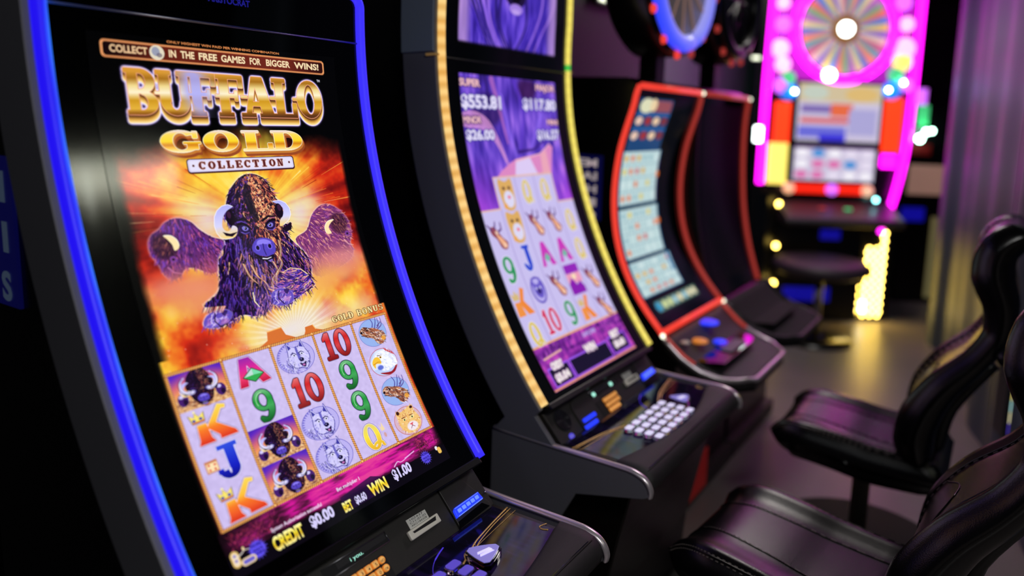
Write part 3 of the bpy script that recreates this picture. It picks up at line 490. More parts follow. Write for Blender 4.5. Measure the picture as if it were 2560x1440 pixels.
# ------------------------------------------------------------------ the other screens
def violet_hair(cv, rng, y0, y1):
    X, Y = cv.X, cv.Y
    n1 = vnoise(X.shape, (70*cv.S, 16*cv.S), rng); n2 = vnoise(X.shape, (40*cv.S, 9*cv.S), rng); n3 = vnoise(X.shape, 60*cv.S, rng)
    return n1, n2, n3
def picture_two():
    rng = np.random.RandomState(3); cv = Canvas(500, 940, QS); X, Y = cv.X, cv.Y
    n1, n2, n3 = violet_hair(cv, rng, 0, 400)
    G = lerp_cols([(0, (30, 14, 70)), (.35, (70, 44, 170)), (.6, (110, 74, 210)), (.85, (160, 110, 240)), (1, (214, 150, 230))])
    cv.a[:] = G(np.clip(n1*.5+n2*.35+n3*.3-.05+(X/500)*.15*(Y/400), 0, 1))
    w = (np.clip((Y-230)/150, 0, 1)*np.clip((np.abs(X-250)-40)/200, 0, 1))[..., None]; cv.a[:] = cv.a*(1-w*.7)+sl((190, 70, 230))*w*.7
    cv.ell(120, 100, 70, 50, (30, 10, 60), .6, soft=14); cv.ell(330, 30, 50, 40, (50, 12, 50), .7, soft=14)
    cv.poly(smooth([(5, 112), (60, 105), (120, 130), (160, 190), (185, 260), (175, 262), (140, 200), (90, 160), (5, 150)]), (232, 160, 220), .75)
    for P in ([(190, 60), (215, 150), (235, 240), (245, 300)], [(150, 10), (180, 100), (200, 200)], [(400, 110), (340, 190), (290, 250), (250, 280)], [(260, 10), (300, 90), (270, 200), (240, 250)]): cv.line(smooth(P, 8, False), 22, 8, pick([(150, 110, 250), (210, 120, 200), (100, 60, 210)], rng.rand()), .6)
    cv.poly([(110, 305), (140, 285), (190, 262), (226, 250), (360, 236), (420, 205), (440, 215), (405, 305)], (226, 140, 200)); cv.poly([(205, 305), (222, 258), (300, 246), (330, 305)], (226, 208, 250)); cv.poly([(355, 305), (362, 240), (398, 225), (400, 305)], (240, 170, 190))
    cv.line([(225, 255), (300, 245), (362, 237), (425, 205)], 7, 4, (250, 190, 200), .8); cv.line([(250, 228), (330, 222), (400, 192)], 12, 4, (50, 24, 110), .8)
    # jackpots
    def lab(t, x0, y0, x1, y1): q = sans(cv, t, x0, y0, x1, y1, .05); cv.blend(fat(q, cv, 4), (70, 20, 110)); cv.blend(q, (246, 196, 200))
    def num(t, x0, y0, x1, y1): q = sans(cv, t, x0, y0, x1, y1, .05); cv.blend(fat(q, cv, 4), (60, 40, 150)); cv.blend(q, (232, 226, 255))
    lab('SUPER', 4, 14, 97, 36); num('$553.81', 6, 58, 190, 104); lab('MAJOR', 380, 10, 492, 38); num('$117.80', 302, 58, 492, 100)
    lab('MINOR', 6, 120, 88, 142); num('$26.00', 10, 158, 140, 194); lab('MINI', 430, 124, 494, 142); num('$16.57', 362, 158, 492, 196)
    # reels
    L = (206, 196, 244)
    cv.poly([(0, 396), (94, 396), (94, 302), (402, 302), (402, 398), (500, 398), (500, 808), (0, 808)], L)
    for x in (97, 196, 297, 397): cv.rect(x-1.5, 302 if x in (196, 297) else 396, x+1.5, 806, (166, 150, 214)); 
    for P in ([(94, 396), (94, 302), (402, 302), (402, 398), (500, 398)], [(94, 396), (0, 396)]): cv.line(P, 5, 5, (236, 190, 170))
    cv.rect(0, 805, 500, 813, (244, 170, 100))
    cc = {'9': (40, 150, 90), '10': (214, 40, 90), 'J': (40, 70, 210), 'A': (206, 60, 190), 'Q': (226, 200, 90), 'K': (246, 150, 70)}
    def s2(k, x, y, h=1.):
        if k in '9JQ': q = slab(cv, k, x-26, y-40*h, 52, 80*h); cv.blend(fat(q, cv, 5), (232, 228, 255)); cv.blend(q, cc[k]); 
        elif k == '10': q = join(cv, [slab(cv, '1', x-42, y-38, 36, 76), slab(cv, '0', x-8, y-38, 46, 76)]); cv.blend(fat(q, cv, 5), (240, 228, 255)); cv.blend(q, cc[k])
        elif k == 'A': cv.polys([[(x-14, y-40), (x+4, y-40), (x+38, y+38), (x+14, y+38), (x+4, y+14), (x-14, y+14), (x-18, y+38), (x-36, y+38)]], cc[k]); cv.poly([(x, y-4), (x+16, y+12), (x, y+26), (x-16, y+12)], (120, 190, 170))
        elif k == 'K': cv.poly([(x-34, y-4), (x-10, y-4), (x-4, y+38), (x-38, y+38)], cc[k]); cv.poly([(x+10, y-44), (x+26, y-38), (x+8, y-4), (x+38, y+38), (x+8, y+38), (x-12, y+2)], (246, 140, 60)); cv.poly([(x-40, y-34), (x-28, y-24), (x-20, y-40), (x-12, y-24), (x-4, y-36), (x-8, y-10), (x-34, y-10)], (220, 190, 130))
        elif k == 'E':
            cv.poly(smooth([(x-30, y-26), (x-10, y-30), (x+6, y-10), (x+18, y+6), (x+34, y+22), (x+22, y+40), (x, y+34), (x-10, y+8), (x-26, y-8)]), (150, 74, 90)); cv.poly(smooth([(x-8, y-6), (x+10, y+2), (x+26, y+24), (x+8, y+28)]), (246, 180, 140))
            for P in ([(x-8, y-26), (x, y-44)], [(x+4, y-14), (x+20, y-20), (x+22, y-40)], [(x-24, y-22), (x-38, y-38)]): cv.line(P, 7, 4, (96, 60, 130))
            cv.ell(x-4, y-12, 7, 6, (240, 200, 180)); cv.ell(x+18, y+28, 10, 8, (250, 200, 170))
        elif k == 'W': cv.ell(x, y, 34, 42, (90, 70, 190)); cv.ell(x, y, 28, 36, (190, 180, 244)); cv.poly(smooth([(x-20, y-40), (x-8, y-20), (x+10, y-20), (x+22, y-38), (x+24, y+6), (x+6, y+26), (x-18, y+10)]), (110, 94, 205)); cv.ell(x+2, y+4, 10, 9, (50, 36, 120)); cv.ell(x-8, y-6, 4, 4, (230, 226, 255)); cv.ell(x+12, y-6, 4, 4, (230, 226, 255))
        elif k == 'C':
            cv.poly(smooth([(x-32, y-46), (x, y-38), (x+30, y-46), (x+34, y), (x+22, y+46), (x-20, y+46), (x-34, y)]), (226, 176, 100))
            cv.ell(x+4, y+16, 24, 26, (226, 222, 250)); cv.ell(x-12, y-18, 6, 5, (70, 40, 40)); cv.ell(x+14, y-18, 6, 5, (70, 40, 40)); cv.ell(x+6, y+10, 7, 5, (240, 90, 120)); cv.ell(x-20, y+36, 9, 9, (240, 170, 80))
        elif k == 'S': cv.rect(x-40, y-50, x+40, y-20, (150, 40, 190)); cv.rect(x-40, y-20, x+40, y+14, (240, 160, 190)); cv.poly([(x-40, y+50), (x-40, y+14), (x-16, y-6), (x+2, y+20), (x+24, y+10), (x+40, y+30), (x+40, y+50)], (140, 30, 180)); cv.ell(x, y-8, 12, 10, (255, 226, 190))
    for col, (x, y0, ks) in enumerate(((50, 468, 'E9KQ'), (144, 354, 'CCJW'), (247, 356, 'QEAE'), (346, 356, 'QEAS'), (444, 462, 'QQEE'))):
        for j, k in enumerate(ks): s2(k, x, y0+j*100+(6 if col in (0, 4) else 0))
    s2('10', 146, 752); s2('9', 252, 752); s2('K', 344, 756)
    # meter panel
    bx = cv.box(0, 813, 500, 940, 0); a, b, c, d = bx; n = vnoise((d-c, b-a), (9*cv.S, 60*cv.S), rng); m = vnoise((d-c, b-a), (26*cv.S, 10*cv.S), rng)
    cv.a[c:d, a:b] = lerp_cols([(0, (50, 10, 80)), (.5, (130, 40, 160)), (1, (216, 80, 200))])(np.clip(n*.6+m*.5, 0, 1))
    for _ in range(50): x, y = rng.uniform(10, 480), rng.uniform(818, 850); cv.line([(x, y), (x+rng.normal(0, 10), y-20)], 3, 1, (220, 120, 220), .6)
    for x0, y0, x1, y1 in ((24, 876, 122, 930), (132, 876, 352, 930), (366, 872, 470, 926)): cv.line([(x0, y0), (x1, y0), (x1, y1), (x0, y1), (x0, y0)], 6, 6, (156, 90, 240)); cv.rect(x0+3, y0+3, x1-3, y1-3, (22, 16, 44))
    cv.line([(6, 936), (494, 936)], 6, 6, (230, 150, 120)); cv.line([(30, 846), (120, 840)], 6, 6, (236, 180, 170))
    for t, x0, y0, x1, y1 in (('CREDIT', 44, 862, 100, 884), ('$5.04', 38, 896, 108, 922), ('WIN', 226, 858, 290, 884), ('BET', 392, 856, 446, 878), ('$0.60', 386, 888, 452, 914)): q = sans(cv, t, x0, y0, x1, y1, .05); cv.blend(fat(q, cv, 5), (190, 150, 190)); cv.blend(q, (250, 244, 240))
    cv.blend(sans(cv, 'GAME OVER', 252, 822, 330, 836, .04), (200, 190, 250))
    w = np.clip((X-2)/6, 0, 1)*np.clip((498-X)/6, 0, 1); cv.a *= w[..., None]; return cv
def picture_lion():
    """bottom of a violet bearded head on the upper screen"""
    rng = np.random.RandomState(5); cv = Canvas(500, 420, QS); X, Y = cv.X, cv.Y
    n1, n2, n3 = violet_hair(cv, rng, 0, 1); G = lerp_cols([(0, (24, 12, 60)), (.35, (56, 34, 160)), (.6, (96, 66, 214)), (.85, (150, 110, 236)), (1, (206, 180, 240))])
    cv.a[:] = G(np.clip(n1*.4+n2*.35+n3*.25, 0, 1))
    for s_ in (-1, 1):
        for q in range(9):
            x0 = 250+s_*(40+q*22); P = [(x0, 150), (x0+s_*14, 250), (250+s_*(60+q*14), 340), (250+s_*(6+q*14), 420)]; cv.line(smooth(P, 6, False), rng.uniform(8, 18), 6, pick([(120, 84, 230), (60, 36, 170), (170, 120, 240), (30, 18, 80)], rng.rand()), .75)
    w = np.clip((np.abs(X-250)-185)/30, 0, 1)[..., None]*.7; cv.a[:] = cv.a*(1-w)+sl((200, 160, 214))*w
    cv.poly(smooth([(200, 130), (300, 130), (330, 220), (300, 250), (280, 262), (236, 262), (204, 240), (190, 200)]), (110, 80, 214)); cv.poly(smooth([(285, 150), (325, 200), (305, 235), (280, 225)]), (206, 180, 250))
    cv.ell(268, 255, 52, 32, (26, 12, 60)); cv.ell(270, 292, 34, 16, (166, 130, 230)); cv.ell(268, 258, 26, 15, (4, 2, 10)); cv.ell(270, 300, 22, 8, (200, 170, 246), .8, soft=3)
    for e in (0,): w = np.clip((X-2)/8, 0, 1)*np.clip((498-X)/8, 0, 1)*np.clip((416-Y)/8, 0, 1); cv.a *= w[..., None]
    return cv
def picture_three():
    """pale blue sheets of numbered grids"""
    rng = np.random.RandomState(9); cv = Canvas(500, 1050, .3, (4, 6, 10)); X, Y = cv.X, cv.Y
    def sheet(x0, y0, x1, y1, nx, ny):
        cv.rect(x0-8, y0-4, x1+8, y1+4, (40, 100, 150)); cv.rect(x0, y0, x1, y1, (196, 222, 224))
        cw, ch = (x1-x0)/nx, (y1-y0)/ny
        for i in range(nx):
            for j in range(ny):
                x, y = x0+cw*(i+.5), y0+ch*(j+.5); cv.ell(x, y, cw*.3, ch*.26, pick([(230, 170, 50), (236, 120, 70), (214, 90, 90), (216, 236, 236), (230, 206, 90), (200, 226, 226), (180, 210, 214), (150, 190, 200)], rng.rand()), .85, n=10)
        for i in range(1, nx): cv.line([(x0+cw*i, y0), (x0+cw*i, y1)], 4, 4, (120, 160, 176), .7)
        for j in range(1, ny): cv.line([(x0, y0+ch*j), (x1, y0+ch*j)], 4, 4, (120, 160, 176), .7)
    cv.rect(20, 6, 330, 250, (30, 70, 120)); cv.ell(90, 40, 60, 34, (226, 226, 190)); cv.rect(170, 14, 320, 66, (150, 80, 90)); cv.ell(150, 36, 30, 30, (240, 214, 170))
    for y in (110, 180):
        cv.rect(20, y-34, 330, y-26, (50, 110, 190))
        for x, c in ((60, (236, 200, 180)), (140, (160, 50, 60)), (215, (240, 206, 170)), (290, (130, 50, 60))): cv.ell(x, y, 30, 20, c)
    sheet(16, 255, 345, 500, 6, 4); sheet(16, 520, 360, 745, 6, 4); sheet(16, 765, 390, 930, 6, 4)
    cv.rect(345, 300, 356, 500, (60, 50, 120)); cv.ell(352, 370, 14, 16, (236, 120, 50)); cv.ell(366, 600, 14, 16, (236, 120, 50)); cv.rect(362, 760, 380, 860, (30, 120, 180))
    cv.rect(60, 965, 470, 1020, (90, 120, 110)); 
    for x in range(90, 450, 50): cv.ell(x, 992, 20, 20, pick([(214, 226, 160), (240, 230, 190), (170, 210, 220), (226, 200, 110)], rng.rand()))
    cv.ell(80, 992, 26, 24, (60, 150, 190)); return cv
def picture_lit(kind):
    rng = np.random.RandomState(11); cv = Canvas(100, 70, 1.2, (210, 200, 226)); X, Y = cv.X, cv.Y
    if kind == 0:
        cv.rect(0, 0, 100, 22, (214, 196, 160)); cv.ell(20, 11, 16, 9, (200, 210, 196)); cv.ell(76, 12, 20, 9, (226, 190, 120)); cv.rect(4, 26, 50, 36, (130, 110, 180)); cv.rect(40, 24, 66, 40, (236, 110, 70)); cv.rect(4, 42, 62, 48, (220, 80, 80)); cv.rect(2, 52, 60, 66, (110, 110, 220)); cv.rect(62, 30, 96, 62, (176, 170, 220)); cv.rect(28, 62, 60, 70, (50, 40, 220))
    else:
        for i in range(5):
            for j in range(3): cv.ell(10+i*20, 12+j*23, 8, 9, pick([(250, 246, 255), (160, 130, 220), (226, 120, 180), (80, 150, 220), (236, 226, 246)], rng.rand()))
        cv.rect(0, 0, 100, 3, (160, 120, 190))
    return cv
def picture_deck():
    """dark violet printed glass of the button deck (mm)"""
    rng = np.random.RandomState(21); cv = Canvas(600, 200, .9, (12, 6, 26)); X, Y = cv.X, cv.Y
    n = vnoise(X.shape, (26, 7), rng); m = vnoise(X.shape, 30, rng); cv.a[:] = lerp_cols([(0, (6, 3, 14)), (.5, (14, 8, 36)), (.8, (40, 20, 80)), (1, (80, 40, 130))])(np.clip(n*.55+m*.45, 0, 1))
    for _ in range(260): x, y = rng.uniform(0, 600), rng.uniform(0, 200); cv.line([(x, y), (x+rng.normal(0, 3), y+rng.uniform(5, 18))], 1.6, .6, pick([(30, 18, 70), (60, 36, 110), (8, 4, 18), (100, 50, 130)], rng.rand()), .5)
    return cv
# ------------------------------------------------------------------ materials
def mat(name, col, rough=.5, metal=0., spec=.5, emit=None, es=1., bump=None, coat=0., noise=None, alpha=None, trans=0.):
    m = bpy.data.materials.new(name); m.use_nodes = True; nt = m.node_tree; b = nt.nodes['Principled BSDF']
    lin = tuple(float(to_linear(c/255.)) for c in col)
    b.inputs['Base Color'].default_value = (*lin, 1); b.inputs['Roughness'].default_value = rough; b.inputs['Metallic'].default_value = metal; b.inputs['Specular IOR Level'].default_value = spec
    if coat: b.inputs['Coat Weight'].default_value = coat; b.inputs['Coat Roughness'].default_value = .08
    if trans: b.inputs['Transmission Weight'].default_value = trans
    if emit is not None:
        b.inputs['Emission Color'].default_value = (*[float(to_linear(c/255.)) for c in emit], 1); b.inputs['Emission Strength'].default_value = es
    if noise:
        tc = nt.nodes.new('ShaderNodeTexCoord'); n = nt.nodes.new('ShaderNodeTexNoise'); n.inputs['Scale'].default_value = noise[0]; n.inputs['Detail'].default_value = 4
        mx = nt.nodes.new('ShaderNodeMix'); mx.data_type = 'RGBA'; mx.inputs[6].default_value = (*[c*(1-noise[1]) for c in lin], 1); mx.inputs[7].default_value = (*[min(1, c*(1+noise[1])) for c in lin], 1)
        nt.links.new(tc.outputs['Object'], n.inputs['Vector']); nt.links.new(n.outputs['Fac'], mx.inputs[0]); nt.links.new(mx.outputs[2], b.inputs['Base Color'])
    if bump:
        tc = nt.nodes.new('ShaderNodeTexCoord'); n = nt.nodes.new('ShaderNodeTexNoise' if bump[2] == 'n' else 'ShaderNodeTexVoronoi'); n.inputs['Scale'].default_value = bump[0]
        bp = nt.nodes.new('ShaderNodeBump'); bp.inputs['Strength'].default_value = bump[1]; bp.inputs['Distance'].default_value = .002
        nt.links.new(tc.outputs['Object'], n.inputs['Vector']); nt.links.new(n.outputs[0], bp.inputs['Height']); nt.links.new(bp.outputs[0], b.inputs['Normal'])
    return m
def vmat(name, es=1., base=.0, rough=.06, emit=True):
    """picture carried by the mesh colours"""
    m = bpy.data.materials.new(name); m.use_nodes = True; nt = m.node_tree; b = nt.nodes['Principled BSDF']
    a = nt.nodes.new('ShaderNodeAttribute'); a.attribute_name = 'picture'
    b.inputs['Base Color'].default_value = (.004, .004, .005, 1); b.inputs['Roughness'].default_value = rough
    if emit: nt.links.new(a.outputs['Color'], b.inputs['Emission Color']); b.inputs['Emission Strength'].default_value = es
    else: nt.links.new(a.outputs['Color'], b.inputs['Base Color'])
    return m
M = dict(
 black=mat('black_lacquer', (9, 9, 11), .28), satin=mat('black_plastic', (44, 42, 40), .5, bump=(900, .15, 'n')), glass=mat('black_glass', (2, 2, 3), .05, spec=.5),
 slate=mat('slate_metal', (112, 112, 120), .46, .2, bump=(1400, .1, 'n')), slate_light=mat('blue_grey_metal', (138, 152, 166), .42, .2),
 chrome=mat('polished_metal', (225, 222, 224), .14, 1.), steel=mat('brushed_steel', (150, 150, 156), .3, 1.), satinchrome=mat('satin_metal_trim', (236, 226, 234), .3, .75), gold=mat('gold_line', (232, 186, 112), .25, .6, emit=(232, 180, 110), es=.12),
 pad=mat('padded_vinyl', (40, 38, 40), .5, bump=(1600, .35, 'n')), leather=mat('black_leather', (8, 7, 9), .25, bump=(420, .10, 'v')), piping=mat('leather_piping', (10, 9, 10), .2), leather2=mat('black_leather_side', (7, 6, 8), .3, bump=(420, .12, 'v')), thread=mat('grey_thread', (150, 140, 134), .6), column=mat('dull_steel', (128, 124, 112), .45, .3),
 white=mat('ivory_plastic', (250, 246, 232), .4, emit=None), paper=mat('white_label', (234, 234, 228), .7), ink=mat('black_ink', (16, 16, 20), .7),
 brown=mat('dark_brown_gloss', (16, 12, 10), .3), amber=mat('amber_key', (214, 140, 60), .4, emit=(236, 140, 50), es=.5), keyface=mat('amber_key_light', (244, 190, 110), .4, emit=(244, 176, 96), es=.55),
 blueled=mat('blue_light', (30, 40, 220), .3, emit=(36, 60, 255), es=1.1), greentext=mat('green_light', (150, 240, 210), .4, emit=(170, 240, 220), es=1.), violetbtn=mat('violet_lit_button', (90, 76, 200), .2, emit=(104, 86, 214), es=.5), lilac=mat('lilac_lit_button', (150, 140, 230), .2, emit=(140, 134, 214), es=.5), whitebtn=mat('white_lit_button', (210, 206, 236), .25, emit=(214, 208, 240), es=.8),
 clear=mat('clear_plastic', (235, 235, 245), .06, trans=1.), violetink=mat('violet_inlay', (80, 60, 220), .3, emit=(70, 50, 220), es=.6),
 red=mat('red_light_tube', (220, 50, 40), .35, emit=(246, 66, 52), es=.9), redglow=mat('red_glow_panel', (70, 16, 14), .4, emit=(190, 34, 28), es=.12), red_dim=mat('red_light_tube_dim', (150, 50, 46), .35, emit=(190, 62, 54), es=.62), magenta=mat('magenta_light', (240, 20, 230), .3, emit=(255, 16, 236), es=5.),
 bulb=mat('yellow_bulb', (255, 230, 130), .3, emit=(255, 214, 96), es=17.), bulbw=mat('white_bulb', (255, 255, 255), .3, emit=(240, 255, 250), es=9.), bulbdim=mat('soft_white_bulb', (230, 235, 210), .3, emit=(226, 232, 205), es=2.6), bulbblue=mat('pale_blue_bulb', (180, 225, 250), .3, emit=(170, 225, 255), es=3.),
 lampwhite=mat('white_tube', (240, 240, 230), .4, emit=(236, 240, 220), es=22.), navy=mat('navy_sign', (12, 14, 60), .4, emit=(12, 12, 76), es=.4), signtext=mat('sign_letters', (200, 190, 190), .5, emit=(206, 190, 196), es=.4), signtextdim=mat('sign_letters_dim', (90, 110, 140), .5, emit=(100, 120, 150), es=.16),
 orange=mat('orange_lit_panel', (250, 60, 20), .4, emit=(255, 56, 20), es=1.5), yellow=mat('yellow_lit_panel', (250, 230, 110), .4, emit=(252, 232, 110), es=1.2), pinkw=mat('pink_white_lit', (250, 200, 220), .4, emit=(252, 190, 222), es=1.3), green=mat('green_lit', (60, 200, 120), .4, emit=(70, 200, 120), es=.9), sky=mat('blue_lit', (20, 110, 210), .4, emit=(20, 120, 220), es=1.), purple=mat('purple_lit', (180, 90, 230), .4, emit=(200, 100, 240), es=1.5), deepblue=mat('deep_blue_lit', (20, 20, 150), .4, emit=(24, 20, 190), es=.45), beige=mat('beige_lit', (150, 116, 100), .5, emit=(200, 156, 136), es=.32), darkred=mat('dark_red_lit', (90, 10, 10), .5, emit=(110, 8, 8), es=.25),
 grey=mat('dark_grey_plastic', (48, 46, 50), .4), violet=mat('violet_oval', (70, 60, 200), .4, emit=(90, 80, 220), es=.7), greyscreen=mat('dull_glass', (70, 64, 66), .3, emit=(92, 82, 84), es=.5),
 offscreen2=mat('matt_black', (8, 8, 9), .85), offscreen=mat('screen_off', (4, 4, 5), .12),
)
# ------------------------------------------------------------------ mesh building
def tag(o, label=None, cat=None, group=None, kind=None):
    for k, v in (('label', label), ('category', cat), ('group', group), ('kind', kind)):
        if v: o[k] = v
    return o
def empty(name, loc=(0, 0, 0), rz=0):
    o = bpy.data.objects.new(name, None); COL.objects.link(o); o.location = loc; o.rotation_euler = (0, 0, rz); o.empty_display_size = .1; return o
class MB:
    def __init__(s): s.v, s.f, s.m, s.sm = [], [], [], []
    def add(s, V, F, mi=0, smooth=False):
        n = len(s.v); s.v += [tuple(map(float, v)) for v in V]; s.f += [tuple(n+i for i in f) for f in F]; s.m += [mi]*len(F); s.sm += [smooth]*len(F); return s
    def box(s, x0, y0, z0, x1, y1, z1, mi=0):
        V = [(x, y, z) for x in (x0, x1) for y in (y0, y1) for z in (z0, z1)]
        return s.add(V, [(0, 1, 3, 2), (4, 6, 7, 5), (0, 4, 5, 1), (2, 3, 7, 6), (0, 2, 6, 4), (1, 5, 7, 3)], mi)
    def prism(s, poly, x0, x1, mi=0):               # polygon in YZ pushed along X
        n = len(poly); A = sum(poly[i][0]*poly[(i+1) % n][1]-poly[(i+1) % n][0]*poly[i][1] for i in range(n))
        if A < 0: poly = poly[::-1]
        V = [(x0, y, z) for y, z in poly]+[(x1, y, z) for y, z in poly]
        return s.add(V, [tuple(range(n-1, -1, -1)), tuple(range(n, 2*n))]+[(i, (i+1) % n, n+(i+1) % n, n+i) for i in range(n)], mi)
    def plate(s, poly, z0, z1, mi=0):               # polygon in XY pushed along Z
        n = len(poly); A = sum(poly[i][0]*poly[(i+1) % n][1]-poly[(i+1) % n][0]*poly[i][1] for i in range(n))
        if A < 0: poly = poly[::-1]
        V = [(x, y, z0) for x, y in poly]+[(x, y, z1) for x, y in poly]
        return s.add(V, [tuple(range(n-1, -1, -1)), tuple(range(n, 2*n))]+[(i, (i+1) % n, n+(i+1) % n, n+i) for i in range(n)], mi)
    def front(s, poly, y0, y1, mi=0):               # polygon in XZ pushed along Y
        V = [(x, y0, z) for x, z in poly]+[(x, y1, z) for x, z in poly]; n = len(poly)
        return s.add(V, [tuple(range(n)), tuple(range(2*n-1, n-1, -1))]+[(i, n+i, n+(i+1) % n, (i+1) % n) for i in range(n)], mi)
    def tube(s, pts, r, n=8, mi=0, closed=False, sq=None):
        P = [Vector(p) for p in pts]; k = len(P); V = []
        for i, p in enumerate(P):
            a = P[(i-1) % k] if closed or i else P[i]; b = P[(i+1) % k] if closed or i < k-1 else P[i]
            t = (b-a).normalized(); up = Vector((1, 0, 0)) if abs(t.x) < .9 else Vector((0, 0, 1))
            u = t.cross(up).normalized(); w = t.cross(u).normalized(); rr = r[i] if hasattr(r, '__len__') else r
            for j in range(n):
                q = 2*math.pi*j/n; c, d = math.cos(q), math.sin(q)
                if sq: V.append(p+u*c*rr*sq[0]+w*d*rr*sq[1])
                else: V.append(p+u*c*rr+w*d*rr)
        F = [(i*n+j, i*n+(j+1) % n, ((i+1) % k)*n+(j+1) % n, ((i+1) % k)*n+j) for i in range(k if closed else k-1) for j in range(n)]
        if not closed: F += [tuple(range(n-1, -1, -1)), tuple(range((k-1)*n, k*n))]
        return s.add(V, F, mi, True)
    def lathe(s, prof, c=(0, 0, 0), n=24, axis='z', mi=0):
        V = []
        for r, h in prof:
            for j in range(n):
                q = 2*math.pi*j/n; a, b = r*math.cos(q), r*math.sin(q)
                V.append((c[0]+a, c[1]+b, c[2]+h) if axis == 'z' else (c[0]+a, c[1]+h, c[2]+b))
        k = len(prof); F = [(i*n+j, i*n+(j+1) % n, (i+1)*n+(j+1) % n, (i+1)*n+j) for i in range(k-1) for j in range(n)]
        F += [tuple(range(n-1, -1, -1)), tuple(range((k-1)*n, k*n))]
        if axis == 'y': F = [f[::-1] for f in F]
        return s.add(V, F, mi, True)
    def ball(s, c, r, mi=0, n=10):
        return s.lathe([(max(1e-4, r*math.sin(math.pi*i/8)), -r*math.cos(math.pi*i/8)) for i in range(9)], c, n, 'z', mi)
    def text(s, txt, T, w, h, mi=0, bold=.02):      # T(u,v) with u in 0..w, v in 0..h maps to 3D
        V, F = font_mesh(txt, bold); mx = V.max(0); return s.add([T(a/mx[0]*w, b/mx[1]*h) for a, b in V], F, mi)
    def build(s, name, mats, parent=None, bevel=0., sub=0, autosmooth=False):
        me = bpy.data.meshes.new(name); me.from_pydata(s.v, [], s.f)
        for m in (mats if isinstance(mats, (list, tuple)) else [mats]): me.materials.append(M[m] if isinstance(m, str) else m)
        me.polygons.foreach_set('material_index', s.m); me.polygons.foreach_set('use_smooth', s.sm); me.update()
        o = bpy.data.objects.new(name, me); COL.objects.link(o)
        if parent: o.parent = parent
        if bevel: b = o.modifiers.new('bevel', 'BEVEL'); b.width = bevel; b.segments = 2; b.limit_method = 'ANGLE'; b.angle_limit = .6
        if sub: b = o.modifiers.new('sub', 'SUBSURF'); b.levels = b.render_levels = sub
        return o
def picture_mesh(name, cv, surf, material, parent, x0=0, x1=None, y0=0, y1=None):
    """grid of coloured vertices; surf(xmm, ymm arrays) -> N x 3 points"""
    h, w = cv.h, cv.w; X, Y = cv.X.ravel(), cv.Y.ravel(); P = surf(X, Y).astype(np.float32)
    me = bpy.data.meshes.new(name); me.vertices.add(h*w); me.vertices.foreach_set('co', P.ravel())
    i = (np.arange(h-1)[:, None]*w+np.arange(w-1)[None, :]).ravel(); q = np.stack([i, i+w, i+w+1, i+1], 1).astype(np.int32)
    me.loops.add(q.size); me.loops.foreach_set('vertex_index', q.ravel()); me.polygons.add(len(q)); me.polygons.foreach_set('loop_start', np.arange(0, q.size, 4, dtype=np.int32))
    me.polygons.foreach_set('use_smooth', np.ones(len(q), bool)); me.update(calc_edges=True)
    at = me.color_attributes.new('picture', 'FLOAT_COLOR', 'POINT'); c = np.ones((h*w, 4), np.float32); c[:, :3] = to_linear(np.clip(cv.a, 0, 1)).reshape(-1, 3); at.data.foreach_set('color', c.ravel())
    me.materials.append(material); o = bpy.data.objects.new(name, me); COL.objects.link(o); o.parent = parent; return o
def color_verts(o, cols):
    me = o.data; at = me.color_attributes.new('picture', 'FLOAT_COLOR', 'POINT'); c = np.ones((len(me.vertices), 4), np.float32); c[:, :3] = cols; at.data.foreach_set('color', c.ravel())
def copy_tree(o, parent=None):
    c = o.copy(); COL.objects.link(c); c.parent = parent
    for ch in list(o.children): copy_tree(ch, c)
    return c
def round_poly(x0, y0, x1, y1, r, n=5):
    return [(cx+r*math.cos(a), cy+r*math.sin(a)) for cx, cy, a0 in ((x1-r, y1-r, 0), (x0+r, y1-r, 90), (x0+r, y0+r, 180), (x1-r, y0+r, 270)) for a in np.radians(np.linspace(a0, a0+90, n))]
# ------------------------------------------------------------------ curved-screen machines: side profile of the glass (t = distance down the glass)
PC = [0.18147007469415097, 0.13727150603132643, 0.0030231687992882395, -0.3885476741544405, 0.16022699889898462, 1.3208169613872114]
_z = np.linspace(1.4, -.86, 4521); _y = np.polyval(PC, np.minimum(_z, .3)); 
_t = np.concatenate([[0], np.cumsum(np.hypot(np.diff(_z), np.diff(_y)))]); _t -= np.interp(-.2, -_z, _t); _d = np.gradient(_y, _z)
def prof(t, off=0.):
    """point on (or off) the glass, off > 0 is towards the player; returns y, world z"""
    z = np.interp(t, _t, _z); y = np.interp(t, _t, _y); s = np.interp(t, _t, _d); n = np.hypot(1, s)
    return y-off/n, z+off*s/n+1.55
def pl(ts, off): return [tuple(map(float, prof(t, off))) for t in ts]
CW_ = .62
CA, CB = (.985, .760), (.917, .688)                       # console face: upper and lower edge (y, z)
_cl = math.hypot(CB[0]-CA[0], CB[1]-CA[1]); _cd = ((CB[0]-CA[0])/_cl, (CB[1]-CA[1])/_cl); _cn = (_cd[1], -_cd[0])
def con(x, b, h=0.): return (x, CA[0]+_cd[0]*b+_cn[0]*h, CA[1]+_cd[1]*b+_cn[1]*h)
def on_console(mb, poly, h0, h1, mi=0):
    """polygon (x, b) standing on the sloping console face"""
    n = len(poly); A = sum(poly[i][0]*poly[(i+1) % n][1]-poly[(i+1) % n][0]*poly[i][1] for i in range(n))
    if A > 0: poly = poly[::-1]
    V = [con(x, b, h0) for x, b in poly]+[con(x, b, h1) for x, b in poly]
    return mb.add(V, [tuple(range(n-1, -1, -1)), tuple(range(n, 2*n))]+[(i, (i+1) % n, n+(i+1) % n, n+i) for i in range(n)], mi)
